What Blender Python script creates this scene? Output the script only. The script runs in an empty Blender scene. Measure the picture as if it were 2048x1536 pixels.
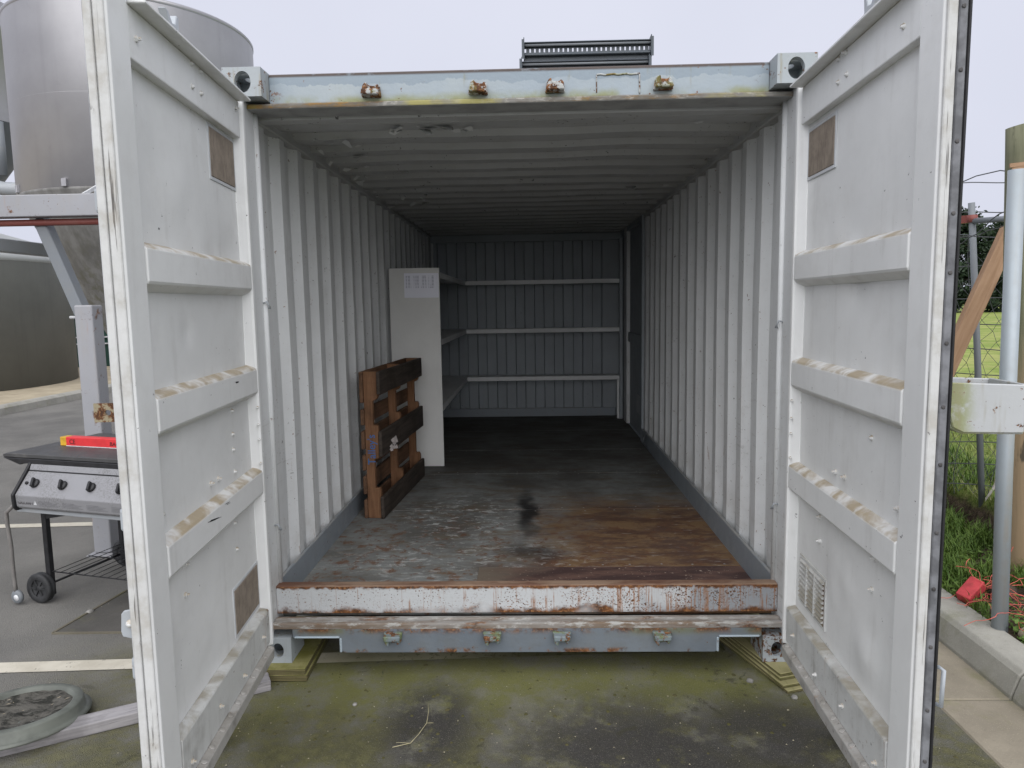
import bpy, bmesh, math, random
from mathutils import Vector, Matrix, noise as mnoise

random.seed(7)
R_ = math.radians
scene = bpy.context.scene
COL = scene.collection

# ------------------------------------------------------------------ camera
CAM = Vector((0.0451, -3.0258, 1.5994))
YAW, PITCH, ROLL, FPX = -0.02778, -0.11195, -0.01643, 1418.9
fw = Vector((math.sin(YAW)*math.cos(PITCH), math.cos(YAW)*math.cos(PITCH), math.sin(PITCH)))
r0 = Vector((math.cos(YAW), -math.sin(YAW), 0)); u0 = r0.cross(fw)
rx = r0*math.cos(ROLL) + u0*math.sin(ROLL); up = -r0*math.sin(ROLL) + u0*math.cos(ROLL)
cd = bpy.data.cameras.new('camera'); cam = bpy.data.objects.new('camera', cd); COL.objects.link(cam)
cd.sensor_fit = 'HORIZONTAL'; cd.sensor_width = 36; cd.lens = 36*FPX/2048
cd.clip_start = 0.05; cd.clip_end = 3000
m = Matrix.Identity(4)
for i in range(3):
    m[i][0] = rx[i]; m[i][1] = up[i]; m[i][2] = -fw[i]; m[i][3] = CAM[i]
cam.matrix_world = m
scene.camera = cam

# ------------------------------------------------------------------ sky, sun, exposure
world = bpy.data.worlds.new('World'); scene.world = world; world.use_nodes = True
SUN_EL, SUN_AZ = R_(46), R_(180)          # azimuth measured from +Y (depth), clockwise
wt = world.node_tree; wt.nodes.clear()
wo = wt.nodes.new('ShaderNodeOutputWorld'); wb = wt.nodes.new('ShaderNodeBackground')
sky = wt.nodes.new('ShaderNodeTexSky'); sky.sky_type = 'NISHITA'; sky.sun_disc = False
sky.sun_elevation = SUN_EL; sky.sun_rotation = SUN_AZ; sky.dust_density = 5.0; sky.air_density = 1.0
hs = wt.nodes.new('ShaderNodeHueSaturation'); hs.inputs['Saturation'].default_value = 0.25
mx = wt.nodes.new('ShaderNodeMix'); mx.data_type = 'RGBA'; mx.inputs[0].default_value = 0.97
wt.links.new(sky.outputs[0], hs.inputs['Color']); wt.links.new(hs.outputs[0], mx.inputs[6])
# even overcast cloud deck with faint structure
tc = wt.nodes.new('ShaderNodeTexCoord'); cn = wt.nodes.new('ShaderNodeTexNoise'); cn.inputs['Scale'].default_value = 1.6; cn.inputs['Detail'].default_value = 5
cmx = wt.nodes.new('ShaderNodeMix'); cmx.data_type = 'RGBA'; cmx.inputs[6].default_value = (2.46, 2.57, 3.06, 1); cmx.inputs[7].default_value = (3.22, 3.30, 3.78, 1)
wt.links.new(tc.outputs['Generated'], cn.inputs['Vector']); wt.links.new(cn.outputs['Fac'], cmx.inputs[0]); wt.links.new(cmx.outputs[2], mx.inputs[7])
wt.links.new(mx.outputs[2], wb.inputs['Color']); wb.inputs['Strength'].default_value = 0.1
wt.links.new(wb.outputs[0], wo.inputs['Surface'])
sl = bpy.data.lights.new('sun', 'SUN'); sl.energy = 1.5; sl.angle = R_(95); sl.color = (1.0, 0.988, 0.97)
so = bpy.data.objects.new('sun', sl); COL.objects.link(so)
sd = Vector((math.sin(SUN_AZ)*math.cos(SUN_EL), math.cos(SUN_AZ)*math.cos(SUN_EL), math.sin(SUN_EL)))
so.rotation_euler = sd.to_track_quat('Z', 'Y').to_euler(); so.location = sd*30
vs = scene.view_settings
vs.view_transform = 'Standard'; vs.look = 'None'; vs.gamma = 1; vs.exposure = 1.32
cy = scene.cycles
cy.use_denoising = True; cy.max_bounces = 10; cy.diffuse_bounces = 7; cy.glossy_bounces = 3
cy.sample_clamp_indirect = 4.0

# ------------------------------------------------------------------ mesh helpers
class MB:
    def __init__(s): s.v = []; s.f = []; s.s = []
    def add(s, vs, fs, sm=False):
        b = len(s.v); s.v += [tuple(q) for q in vs]
        for q in fs: s.f.append(tuple(i+b for i in q)); s.s.append(sm)
        return s
    def box(s, x0, x1, y0, y1, z0, z1):
        return s.add([(x, y, z) for z in (z0, z1) for y in (y0, y1) for x in (x0, x1)],
                     [(0,2,3,1), (4,5,7,6), (0,1,5,4), (2,6,7,3), (0,4,6,2), (1,3,7,5)])
    def bar(s, a, b, w, h, upv=(0,0,1)):
        a = Vector(a); b = Vector(b); d = (b-a).normalized()
        x = d.cross(Vector(upv)).normalized(); z = x.cross(d)
        vs = [p + x*i*w/2 + z*j*h/2 for p in (a, b) for i, j in ((-1,-1), (1,-1), (1,1), (-1,1))]
        return s.add(vs, [(0,1,2,3), (7,6,5,4), (0,4,5,1), (1,5,6,2), (2,6,7,3), (3,7,4,0)])
    def prism(s, poly, fn, t0, t1, sm=False):
        n = len(poly)
        vs = [fn(p, t0) for p in poly] + [fn(p, t1) for p in poly]
        fs = [(i, (i+1) % n, n+(i+1) % n, n+i) for i in range(n)]
        s.add(vs, fs, sm); b = len(s.v)-2*n
        s.f.append(tuple(b+i for i in range(n))); s.f.append(tuple(b+n+i for i in reversed(range(n)))); s.s += [False, False]
        return s
    def tube(s, pts, r, seg=8, caps=True, sm=True):
        pts = [Vector(p) for p in pts]; n = len(pts); rr = r if isinstance(r, (list, tuple)) else [r]*n
        vs = []; x = None
        for i, p in enumerate(pts):
            d = (pts[min(i+1, n-1)] - pts[max(i-1, 0)]).normalized()
            if x is None:
                x = d.cross(Vector((0,0,1)));
                if x.length < 1e-3: x = Vector((1,0,0))
            x = (x - d*x.dot(d)).normalized(); y = d.cross(x)
            for k in range(seg):
                a = 2*math.pi*k/seg; vs.append(p + x*math.cos(a)*rr[i] + y*math.sin(a)*rr[i])
        fs = [(i*seg+k, i*seg+(k+1) % seg, (i+1)*seg+(k+1) % seg, (i+1)*seg+k) for i in range(n-1) for k in range(seg)]
        s.add(vs, fs, sm)
        if caps:
            b = len(s.v)-n*seg
            s.f.append(tuple(b+k for k in reversed(range(seg)))); s.f.append(tuple(b+(n-1)*seg+k for k in range(seg))); s.s += [False, False]
        return s
    def lathe(s, prof, seg=32, c=(0,0,0), ax='z', sm=True):
        vs = []
        for r, h in prof:
            for k in range(seg):
                a = 2*math.pi*k/seg; p = (r*math.cos(a), r*math.sin(a), h)
                if ax == 'y': p = (p[0], p[2], p[1])
                if ax == 'x': p = (p[2], p[0], p[1])
                vs.append((p[0]+c[0], p[1]+c[1], p[2]+c[2]))
        n = len(prof)
        return s.add(vs, [(i*seg+k, i*seg+(k+1) % seg, (i+1)*seg+(k+1) % seg, (i+1)*seg+k) for i in range(n-1) for k in range(seg)], sm)
    def holed(s, w, h, rx_, rz_, t, fn, n=24, cx=0, cz=0):
        # rectangular plate (centre 0,0) with an oval hole, thickness t; fn(a,b,d)->point
        def sq(a):
            c_, s_ = math.cos(a), math.sin(a); k = 1/max(abs(c_)/(w/2), abs(s_)/(h/2)); return c_*k, s_*k
        ang = sorted([2*math.pi*(k+.5)/n for k in range(n)] + [math.atan2(h*j, w*i) % (2*math.pi) for i in (1,-1) for j in (1,-1)])
        n = len(ang); vs = []
        for d in (0, t):
            for a in ang: vs.append(fn(*sq(a), d))
            for a in ang: vs.append(fn(cx+rx_*math.cos(a), cz+rz_*math.sin(a), d))
        fs = []
        for k in range(n):
            j = (k+1) % n
            fs += [(k, j, n+j, n+k), (2*n+j, 2*n+k, 3*n+k, 3*n+j), (n+k, n+j, 3*n+j, 3*n+k), (j, k, 2*n+k, 2*n+j)]
        return s.add(vs, fs)
    def map(s, fn): s.v = [tuple(fn(*p)) for p in s.v]; return s
    def mesh(s, name):
        me = bpy.data.meshes.new(name); me.from_pydata(s.v, [], s.f); me.update()
        for p, q in zip(me.polygons, s.s): p.use_smooth = q
        b = bmesh.new(); b.from_mesh(me); bmesh.ops.recalc_face_normals(b, faces=b.faces); b.to_mesh(me); b.free()
        return me
    def build(s, name, mat, parent=None, bevel=0, seg=1, kind=None, label=None):
        return link(name, s.mesh(name), mat, parent, bevel, seg, kind, label)

def link(name, me, mat, parent=None, bevel=0, seg=1, kind=None, label=None):
    o = bpy.data.objects.new(name, me); COL.objects.link(o)
    if mat and not me.materials: me.materials.append(mat)
    o.parent = parent
    if bevel:
        bv = o.modifiers.new('bevel', 'BEVEL'); bv.width = bevel; bv.segments = seg; bv.limit_method = 'ANGLE'; bv.angle_limit = R_(35)
    if kind: o['kind'] = kind
    if label: o['label'] = label
    return o
def thing(name, label, cat, loc=(0,0,0), rot=(0,0,0), group=None):
    o = bpy.data.objects.new(name, None); COL.objects.link(o); o.location = loc; o.rotation_euler = rot
    o.empty_display_size = .1
    return tag(o, label, cat, group)
def tag(o, label, cat, group=None):
    o['label'] = label; o['category'] = cat
    if group: o['group'] = group
    return o
def put(o, loc, rot=(0,0,0)):
    o.location = loc; o.rotation_euler = rot; return o
def text_mesh(txt, size, depth=.0006, shear=0, width=1.0):
    c = bpy.data.curves.new('t', 'FONT'); c.body = txt; c.size = size; c.extrude = depth; c.shear = shear
    c.align_x = 'LEFT'; c.resolution_u = 3
    o = bpy.data.objects.new('t', c); COL.objects.link(o)
    dg = bpy.context.evaluated_depsgraph_get(); me = bpy.data.meshes.new_from_object(o.evaluated_get(dg))
    bpy.data.objects.remove(o)
    for v in me.vertices: v.co.x *= width
    return me

# ------------------------------------------------------------------ material helper
class G:
    def __init__(s, name):
        s.m = bpy.data.materials.new(name); s.m.use_nodes = True; s.t = s.m.node_tree
        s.b = s.t.nodes['Principled BSDF']; s._p = None
    def put(s, sock, v):
        if hasattr(v, 'is_output'): s.t.links.new(v, sock)
        elif isinstance(v, (tuple, list)) and sock.type == 'RGBA': sock.default_value = (*v[:3], 1)
        else: sock.default_value = v
    def n(s, t): return s.t.nodes.new('ShaderNode'+t)
    def pos(s):
        if s._p is None: s._p = s.n('NewGeometry')
        return s._p.outputs['Position']
    def obj(s): return s.n('TexCoord').outputs['Object']
    def nrm(s):
        s.pos(); x = s.n('SeparateXYZ'); s.t.links.new(s._p.outputs['Normal'], x.inputs[0]); return x.outputs
    def xyz(s, v=None):
        x = s.n('SeparateXYZ'); s.t.links.new(v or s.pos(), x.inputs[0]); return x.outputs
    def sc(s, v, k):
        a = s.n('VectorMath'); a.operation = 'MULTIPLY'; s.t.links.new(v, a.inputs[0]); a.inputs[1].default_value = k; return a.outputs[0]
    def noise(s, scale, detail=4, rough=.55, st=None, vec=None, dist=0):
        x = s.n('TexNoise'); x.inputs['Scale'].default_value = scale; x.inputs['Detail'].default_value = detail
        x.inputs['Roughness'].default_value = rough; x.inputs['Distortion'].default_value = dist
        v = vec or s.pos()
        if st: v = s.sc(v, st)
        s.t.links.new(v, x.inputs['Vector']); return x.outputs['Fac']
    def vor(s, scale, st=None, feat='F1', vec=None, rnd=1):
        x = s.n('TexVoronoi'); x.feature = feat; x.inputs['Scale'].default_value = scale; x.inputs['Randomness'].default_value = rnd
        v = vec or s.pos()
        if st: v = s.sc(v, st)
        s.t.links.new(v, x.inputs['Vector']); return x.outputs
    def thr(s, x, a, b, lo=0., hi=1.):
        q = s.n('MapRange'); q.interpolation_type = 'SMOOTHSTEP'; s.put(q.inputs[0], x)
        q.inputs[1].default_value = a; q.inputs[2].default_value = b; q.inputs[3].default_value = lo; q.inputs[4].default_value = hi
        return q.outputs[0]
    def op(s, o, a, b=0.):
        q = s.n('Math'); q.operation = o; s.put(q.inputs[0], a); s.put(q.inputs[1], b); return q.outputs[0]
    def mul(s, a, b): return s.op('MULTIPLY', a, b)
    def addm(s, a, b): return s.op('ADD', a, b)
    def mx(s, a, b): return s.op('MAXIMUM', a, b)
    def inv(s, a): return s.op('SUBTRACT', 1., a)
    def band(s, x, c, hw, soft): return s.thr(s.op('ABSOLUTE', s.op('SUBTRACT', x, c)), hw+soft, hw)
    def mix(s, f, a, b):
        q = s.n('Mix'); q.data_type = 'RGBA'; s.put(q.inputs[0], f); s.put(q.inputs[6], a); s.put(q.inputs[7], b); return q.outputs[2]
    def spot(s, c, r, soft, vec=None):
        # distance mask from world point c with per-axis radius r, roughened
        a = s.n('VectorMath'); a.operation = 'SUBTRACT'; s.t.links.new(vec or s.pos(), a.inputs[0]); a.inputs[1].default_value = c
        d = s.n('VectorMath'); d.operation = 'LENGTH'; s.t.links.new(s.sc(a.outputs[0], tuple(1/q for q in r)), d.inputs[0])
        return s.thr(d.outputs['Value'], 1+soft, max(0, 1-soft))
    def done(s, col, rough=.6, bump=None, dist=.002, metal=0., spec=.4, strength=.6):
        s.put(s.b.inputs['Base Color'], col); s.put(s.b.inputs['Roughness'], rough); s.put(s.b.inputs['Metallic'], metal)
        s.b.inputs['Specular IOR Level'].default_value = spec
        if bump is not None:
            q = s.n('Bump'); q.inputs['Distance'].default_value = dist; q.inputs['Strength'].default_value = strength
            s.put(q.inputs['Height'], bump); s.t.links.new(q.outputs[0], s.b.inputs['Normal'])
        return s.m

RUST_D, RUST_M, RUST_L = (.055,.026,.014), (.165,.068,.026), (.31,.155,.065)
def rustcol(g, sc=25):
    a = g.noise(sc, 5, .65); b = g.noise(sc*4, 3)
    return g.mix(g.thr(b, .5, .75), g.mix(g.thr(a, .35, .65), RUST_D, RUST_M), RUST_L)

def paint(name, col, chips=.0, scrape=0, grime=.3, grimecol=(.30,.27,.22), dust=0, rust=0, rough=.45, streak=.0, moss=0, spec=.4, dustcol=(.46,.39,.28)):
    """weathered paint: tonal drift, vertical dirt runs, chips, rust breaking through, dust lying on ledges"""
    g = G(name)
    n1 = g.noise(1.7, 5, .6); n2 = g.noise(9, 4, .6); n3 = g.noise(70, 3, .6)
    c = g.mix(g.thr(n1, .3, .7), col, tuple(q*.90 for q in col))
    c = g.mix(g.mul(g.thr(n2, .45, .8), .35*grime), c, grimecol)
    run = g.noise(14, 3, .6, st=(1, 1, .05)); c = g.mix(g.mul(g.mul(g.thr(run, .5, .78), g.thr(n2, .3, .6)), streak), c, grimecol)
    c = g.mix(g.mul(g.thr(n3, .62, .8), .25*grime), c, grimecol)
    bump = g.addm(g.mul(n2, .5), g.mul(n3, .25))
    if scrape:
        z_ = g.xyz()['Z']; low = g.thr(z_, 1.5, .5); sk = g.mul(g.thr(g.noise(55, 4, .65, st=(1,.035,1)), .60, .66), g.thr(g.noise(3, 4, .6), .44, .6)); c = g.mix(g.mul(g.mul(sk, low), .6*scrape), c, (.33,.33,.32))
        rr0 = g.mul(g.thr(g.noise(42, 4, .7, st=(1,1,.16)), .63, .67), g.mul(g.thr(z_, 1.1, .35), g.thr(g.noise(2.6, 4), .46, .6))); c = g.mix(g.mul(rr0, .8*scrape), c, (.20,.10,.055))
        c = g.mix(g.mul(g.mul(g.thr(z_, .62, .33), g.thr(g.noise(7, 5, .65), .35, .7)), .4*scrape), c, (.30,.28,.245))
    if moss:
        mm = g.mul(g.thr(g.noise(6, 5, .65), .48, .68), moss); c = g.mix(mm, c, g.mix(g.noise(30), (.19,.21,.04), (.30,.29,.10)))
    if rust:
        rn = g.noise(5, 6, .7); rs = g.noise(60, 4, .6)
        rr = g.mx(g.thr(rn, .70-.18*rust, .76-.14*rust), g.mul(g.thr(rs, .66, .7), g.thr(rn, .35, .6)))
        drip = g.mul(g.thr(g.noise(22, 3, .6, st=(1,1,.08)), .60, .74), g.thr(rn, .4, .62)); 
        c = g.mix(g.mul(drip, .7*min(1, rust*1.3)), c, RUST_L); c = g.mix(rr, c, rustcol(g))
    if chips:
        ch = g.mul(g.thr(g.noise(34, 5, .7), .70-.05*chips, .715-.05*chips), g.thr(g.noise(3, 3), .45, .6)); c = g.mix(ch, c, (.05,.045,.045)); bump = g.addm(bump, g.mul(ch, -1.))
    if dust:
        nz = g.nrm()['Z']; dn = g.thr(g.noise(8, 4, .6, dist=.5), .36, .60)
        dm = g.mul(g.thr(nz, .25, .6), g.mul(g.addm(g.mul(dn, .85), .15), dust)); c = g.mix(dm, c, g.mix(g.noise(45), dustcol, tuple(q*.75 for q in dustcol)))
    return g.done(c, g.thr(n2, .2, .8, rough-.08, rough+.15), bump, .0012, 0, spec, .5)

M = {}
M['door'] = paint('door paint', (.775,.785,.78), grime=.42, dust=1.0, rough=.42, streak=.26, chips=.4, grimecol=(.38,.37,.345), dustcol=(.43,.36,.255))
M['door_low'] = paint('door foot paint', (.60,.61,.60), grime=1.1, grimecol=(.17,.155,.135), dust=.9, rough=.55, streak=.5, rust=.45, chips=1.1, dustcol=(.33,.30,.235))
M['lip_dirt'] = paint('grimy door lip', (.42,.41,.39), grime=1.8, grimecol=(.10,.09,.075), rough=.65, rust=.5, chips=1.2, dust=.5, dustcol=(.22,.20,.165))
def edge_mat():
    g = G('peeling door edge'); n = g.noise(9, 5, .65); cr = g.noise(70, 4, .65, st=(1,1,.03)); big = g.noise(3.2, 4, .6); fl = g.noise(40, 5, .7, st=(1,1,.35))
    c = g.mix(g.thr(n, .35, .65), (.54,.545,.54), (.46,.46,.445)); c = g.mix(g.mul(g.thr(cr, .60, .66), g.thr(big, .35, .5)), c, (.10,.095,.09)); c = g.mix(g.mul(g.mul(g.thr(fl, .64, .67), g.thr(big, .52, .62)), .8), c, (.09,.085,.085)); c = g.mix(g.mul(g.thr(fl, .33, .30), g.thr(big, .54, .62)), c, (.22,.06,.05))
    c = g.mix(g.mul(g.thr(n, .5, .7), .4), c, (.34,.31,.26)); return g.done(c, .6, g.addm(cr, fl), .004, 0, .3)
M['door_edge'] = edge_mat()
M['inner'] = paint('interior paint', (.62,.635,.64), scrape=1, rust=.10, grime=.4, rough=.5, streak=.28, chips=.8, grimecol=(.34,.33,.31))
_g = M['inner'].node_tree
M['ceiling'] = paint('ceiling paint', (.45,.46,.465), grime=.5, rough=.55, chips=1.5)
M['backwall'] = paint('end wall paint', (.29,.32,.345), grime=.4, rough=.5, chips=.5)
M['kick'] = paint('galvanised kick plate', (.23,.26,.29), grime=.5, rough=.42, rust=.18, dust=.3)
M['bluegrey'] = paint('blue grey steel paint', (.36,.43,.48), grime=.35, rough=.45, rust=.22, streak=.25, moss=.0, chips=.4)
M['galv'] = paint('dull galvanised steel', (.33,.35,.37), grime=.3, rough=.38, streak=.2)
M['shelf'] = paint('shelf paint', (.74,.75,.75), grime=.3, rough=.5)
M['endpanel'] = paint('white board', (.72,.72,.70), grime=.15, rough=.55)
M['rod'] = paint('lock rod zinc', (.38,.41,.44), grime=.5, rough=.4, rust=.1)
M['lilac'] = paint('pale frame paint', (.30,.305,.325), grime=.5, rough=.4, rust=.62, streak=.25, dust=.1)
M['redpipe'] = paint('red oxide pipe', (.20,.055,.045), grime=.3, rough=.5)
M['galvpipe'] = paint('bright galvanised pipe', (.33,.37,.40), grime=.5, rough=.48, streak=.7, spec=.6)
M['galvpipe'].node_tree.nodes['Principled BSDF'].inputs['Metallic'].default_value = .25
M['oldpipe'] = paint('dull pipe', (.17,.185,.20), grime=.4, rough=.5)

def header_mat():
    g = G('header paint'); x = g.xyz()
    base = g.mix(g.thr(g.noise(2.5, 4), .35, .65), (.272,.320,.360), (.313,.354,.374))
    # lighter repainted tide line
    edge = g.addm(x['Z'], g.mul(g.op('SUBTRACT', g.noise(7, 4, .7, st=(1,1,.2)), .5), .09))
    base = g.mix(g.thr(edge, 2.535, 2.54), base, (.224,.272,.313))
    mo = g.mul(g.thr(g.noise(4, 5, .6), .36, .56), g.thr(g.addm(x['Z'], g.mul(g.op('SUBTRACT', g.noise(12, 4), .5), .05)), 2.505, 2.465)); base = g.mix(g.mul(mo, .85), base, (.204,.211,.068))
    rn = g.noise(9, 6, .7)
    lo = g.mul(g.thr(x['Z'], 2.472, 2.458), g.thr(rn, .36, .52)); hi = g.mul(g.thr(x['Z'], 2.568, 2.578), g.thr(rn, .25, .45))
    sp = g.mx(g.thr(g.noise(26, 5, .7), .67, .70), g.mul(g.thr(g.noise(14, 6, .72), .58, .62), g.thr(g.op('ABSOLUTE', x['X']), .98, 1.05))); drip = g.mul(g.mul(g.thr(g.noise(26, 3, .6, st=(1,1,.06)), .58, .74), g.thr(x['Z'], 2.46, 2.58)), .8)
    base = g.mix(g.mul(drip, g.thr(rn, .42, .6)), base, (.204,.177,.068))
    base = g.mix(g.mx(lo, sp), base, rustcol(g, 30)); base = g.mix(hi, base, g.mix(rn, (.034,.027,.027), (.088,.061,.048)))
    return g.done(base, .5, g.addm(rn, g.noise(60)), .002)
M['header'] = header_mat()
def lip_mat():
    g = G('header lip'); x = g.xyz(); nz = g.nrm()['Z']; a = g.noise(8, 6, .7, st=(.3,1,1)); b_ = g.noise(30, 5, .7, st=(.5,1,1)); c = g.mix(g.thr(a, .4, .6), (.20,.195,.18), (.13,.11,.085)); c = g.mix(g.mul(g.thr(b_, .52, .62), .8), c, (.32,.31,.28)); c = g.mix(g.mul(g.thr(a, .50, .60), g.thr(b_, .4, .6)), c, g.mix(b_, (.30,.20,.05), (.16,.07,.03)))
    c = g.mix(g.mul(g.thr(g.noise(3, 4), .5, .6), .7), c, (.33,.30,.08)); und = g.mix(g.thr(g.noise(9, 5), .4, .65), (.34,.345,.345), (.27,.273,.273)); return g.done(g.mix(g.thr(nz, -.4, -.7), c, und), .75, g.addm(a, b_), .003, 0, .25)
M['header_lip'] = lip_mat()
def sill_mat():
    g = G('sill paint'); x = g.xyz(); rn = g.noise(8, 6, .7)
    base = g.mix(g.thr(g.noise(3, 4), .35, .65), (.124,.146,.171), (.155,.177,.198))
    base = g.mix(g.mul(g.thr(rn, .4, .7), .35), base, (.124,.124,.112))
    top = g.mul(g.thr(x['Z'], .125, .16), g.thr(rn, .42, .55)); sp = g.thr(g.noise(24, 5, .7), .66, .69)
    bot = g.mul(g.thr(x['Z'], .075, .055), g.thr(rn, .5, .6))
    base = g.mix(g.mul(g.mul(g.thr(g.noise(3, 4), .5, .65), g.thr(x['Z'], .11, .15)), .6), base, (.136,.136,.050))
    base = g.mix(g.mx(g.mx(top, bot), sp), base, rustcol(g, 30))
    return g.done(base, .5, g.addm(rn, g.noise(60)), .002)
M['sill'] = sill_mat()
def threshold_mat():
    g = G('rusted threshold'); x = g.xyz(); rn = g.noise(4, 6, .68); fine = g.noise(75, 4, .65); nz = g.nrm()['Z']
    base = g.mix(g.noise(6), (.496,.512,.520), (.416,.432,.440))
    base = g.mix(g.mul(g.thr(g.noise(2, 3), .52, .62), g.thr(x['X'], .2, .5)), base, (.272,.288,.304))
    drip = g.mx(g.noise(95, 3, .6, st=(1,1,.05)), g.mul(g.noise(34, 3, .6, st=(1,1,.04)), .97)); side = g.thr(x['X'], -1.0, .9, .035, .14)
    dr = g.mul(g.mul(g.thr(g.addm(drip, side), .66, .76), g.thr(rn, .36, .54)), g.thr(g.noise(20, 4), .3, .6, .35, 1.))
    spk = g.mul(g.thr(g.addm(g.noise(120, 4, .65), g.mul(side, .7)), .63, .67), g.thr(g.noise(9, 4), .38, .55))
    foot = g.thr(g.addm(x['Z'], g.mul(g.op('SUBTRACT', rn, .5), .16)), .222, .196)
    foot = g.mul(foot, g.thr(g.addm(g.noise(2.2, 3), side), .40, .52)); head = g.thr(g.addm(x['Z'], g.mul(g.op('SUBTRACT', g.noise(20, 4), .5), .05)), .300, .312)
    c = g.mix(g.mul(dr, .85), base, g.mix(g.noise(50), (.208,.080,.028), (.304,.152,.064))); c = g.mix(g.mx(spk, g.mx(foot, head)), c, rustcol(g, 22))
    c = g.mix(g.thr(nz, .4, .7), c, g.mix(g.thr(g.noise(12, 5, .7, st=(.25,1,1)), .35, .65), (.120,.060,.040), (.232,.160,.112)))
    return g.done(c, .75, g.addm(fine, rn), .003, 0, .25)
M['threshold'] = threshold_mat()
def ledge_mat():
    g = G('dirty ledge'); a = g.noise(7, 6, .7, st=(.2,1,1)); b = g.noise(30, 5, .7, st=(.35,1,1))
    c = g.mix(g.thr(a, .38, .6), (.25,.24,.225), (.17,.125,.09)); c = g.mix(g.thr(b, .50, .62), c, (.36,.355,.335)); c = g.mix(g.mul(g.thr(g.noise(11, 6, .7, st=(.3,1,1)), .54, .62), .8), c, rustcol(g))
    return g.done(c, .85, g.addm(a, b), .003, 0, .2)
M['ledge'] = ledge_mat()
def rust_mat():
    g = G('rusty paint remnants'); c = rustcol(g, 18); w = g.thr(g.noise(30, 5, .7), .50, .54); c = g.mix(w, c, (.38,.39,.38)); 
    c = g.mix(g.mul(g.thr(g.noise(10, 4), .55, .65), .55), c, (.17,.18,.06))
    return g.done(c, .75, g.noise(60), .003, 0, .25)
M['rustpaint'] = rust_mat()
def keeper_mat():
    g = G('mossy blue keeper'); n = g.noise(30, 5, .7); c = g.mix(g.noise(9), (.19,.23,.25), (.15,.18,.19)); c = g.mix(g.mul(g.thr(g.noise(16, 5, .7), .45, .6), .8), c, (.13,.16,.05)); c = g.mix(g.thr(n, .52, .57), c, rustcol(g, 40)); return g.done(c, .65, n, .003, 0, .3)
M['keeper_low'] = keeper_mat()
def hasp_mat():
    g = G('rusty plate'); c = g.mix(g.thr(g.noise(40, 5, .7), .5, .58), rustcol(g, 40), (.26,.225,.15)); return g.done(c, .7, g.noise(70), .002, 0, .25)
M['hasp'] = hasp_mat()
def casting_mat(name, r):
    g = G(name); c = g.mix(g.noise(8), (.300,.338,.360), (.352,.375,.390)); rn = g.noise(26, 6, .72)
    c = g.mix(g.mul(g.thr(g.noise(30, 3, .6, st=(1,1,.1)), .55, .7), .5), c, (.225,.188,.090)); c = g.mix(g.thr(rn, .66-r, .70-r), c, rustcol(g, 45))
    return g.done(c, .6, rn, .003, 0, .3)
M['casting_top'] = casting_mat('top casting paint', .07); M['casting_low'] = casting_mat('low casting paint', .16); M['casting_lowl'] = casting_mat('low casting paint cleaner', .04)

def floor_mat():
    g = G('worn container floor'); x = g.xyz(); n1 = g.noise(2.0, 6, .65); n2 = g.noise(9, 6, .7, st=(.45,1,1)); n3 = g.noise(50, 4, .65, st=(.4,1,1))
    c = g.mix(g.thr(n1, .35, .65), (.235,.247,.240), (.120,.117,.108))
    c = g.mix(g.mul(g.thr(n2, .48, .66), .7), c, (.151,.122,.086))
    # worn brown and ochre side
    wr = g.mul(g.thr(g.addm(x['X'], g.mul(g.op('SUBTRACT', n1, .5), 1.8)), -.35, .45), g.thr(g.addm(x['Y'], g.mul(g.op('SUBTRACT', g.noise(3, 4), .5), .9)), 2.3, 1.5))
    c = g.mix(g.mul(wr, .88), c, g.mix(g.thr(n2, .40, .60), (.098,.046,.027), (.205,.122,.058)))
    c = g.mix(g.mul(g.mul(g.thr(g.noise(14, 6, .72), .52, .62), g.thr(x['Y'], 2.6, 1.0)), .85), c, g.mix(n3, (.075,.036,.024), (.21,.11,.06)))
    # pale scuffs
    sc_ = g.mul(g.thr(g.noise(22, 6, .75, st=(.5,1,1), dist=.6), .53, .62), g.mx(g.spot((-.42,1.62,.19), (.38,.45,9), .6), g.mul(g.spot((-.35,.8,.19), (.7,.35,9), .5), .55)))
    c = g.mix(g.mul(sc_, .75), c, (.605,.619,.605))
    c = g.mix(g.mul(g.thr(g.noise(40, 5, .7, st=(.2,1,1)), .60, .68), .45), c, (.374,.374,.360))
    # oil
    wv = g.n('VectorMath'); wv.operation = 'ADD'; g.t.links.new(g.pos(), wv.inputs[0]); wn = g.n('TexNoise'); wn.inputs['Scale'].default_value = 6; g.t.links.new(g.pos(), wn.inputs['Vector'])
    g.t.links.new(g.sc(wn.outputs['Color'], (.18,.3,0)), wv.inputs[1]); wp = wv.outputs[0]
    oil = g.mx(g.spot((.09,1.85,.19), (.055,.48,9), .7, wp), g.mul(g.spot((.10,1.05,.19), (.16,.12,9), .6, wp), .7))
    c = g.mix(g.mul(oil, .9), c, (.012,.012,.013))
    c = g.mix(g.thr(g.addm(x['Y'], g.mul(n1, 1.6)), 2.2, 4.6, 0, .62), c, (.055,.052,.047))  # floor colour grows darker towards the far end
    return g.done(c, g.thr(n2, .3, .7, .68, .9), g.addm(n2, n3), .0025, 0, .22)
M['floor'] = floor_mat()
def steelstrip_mat():
    g = G('red brown steel strip'); n = g.noise(12, 6, .7, st=(.3,1,1)); x = g.xyz()
    c = g.mix(g.thr(n, .4, .62), (.064,.038,.035), (.136,.080,.064)); c = g.mix(g.thr(g.noise(45, 5, .7), .62, .67), c, (.432,.352,.288))
    lft = g.thr(g.addm(x['X'], g.mul(g.op('SUBTRACT', g.noise(3,4), .5), .8)), .2, -.2); c = g.mix(g.mul(lft, .85), c, g.mix(n, (.208,.184,.144), (.120,.088,.064)))
    return g.done(c, .65, n, .002, 0, .3)
M['steelstrip'] = steelstrip_mat()

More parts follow.
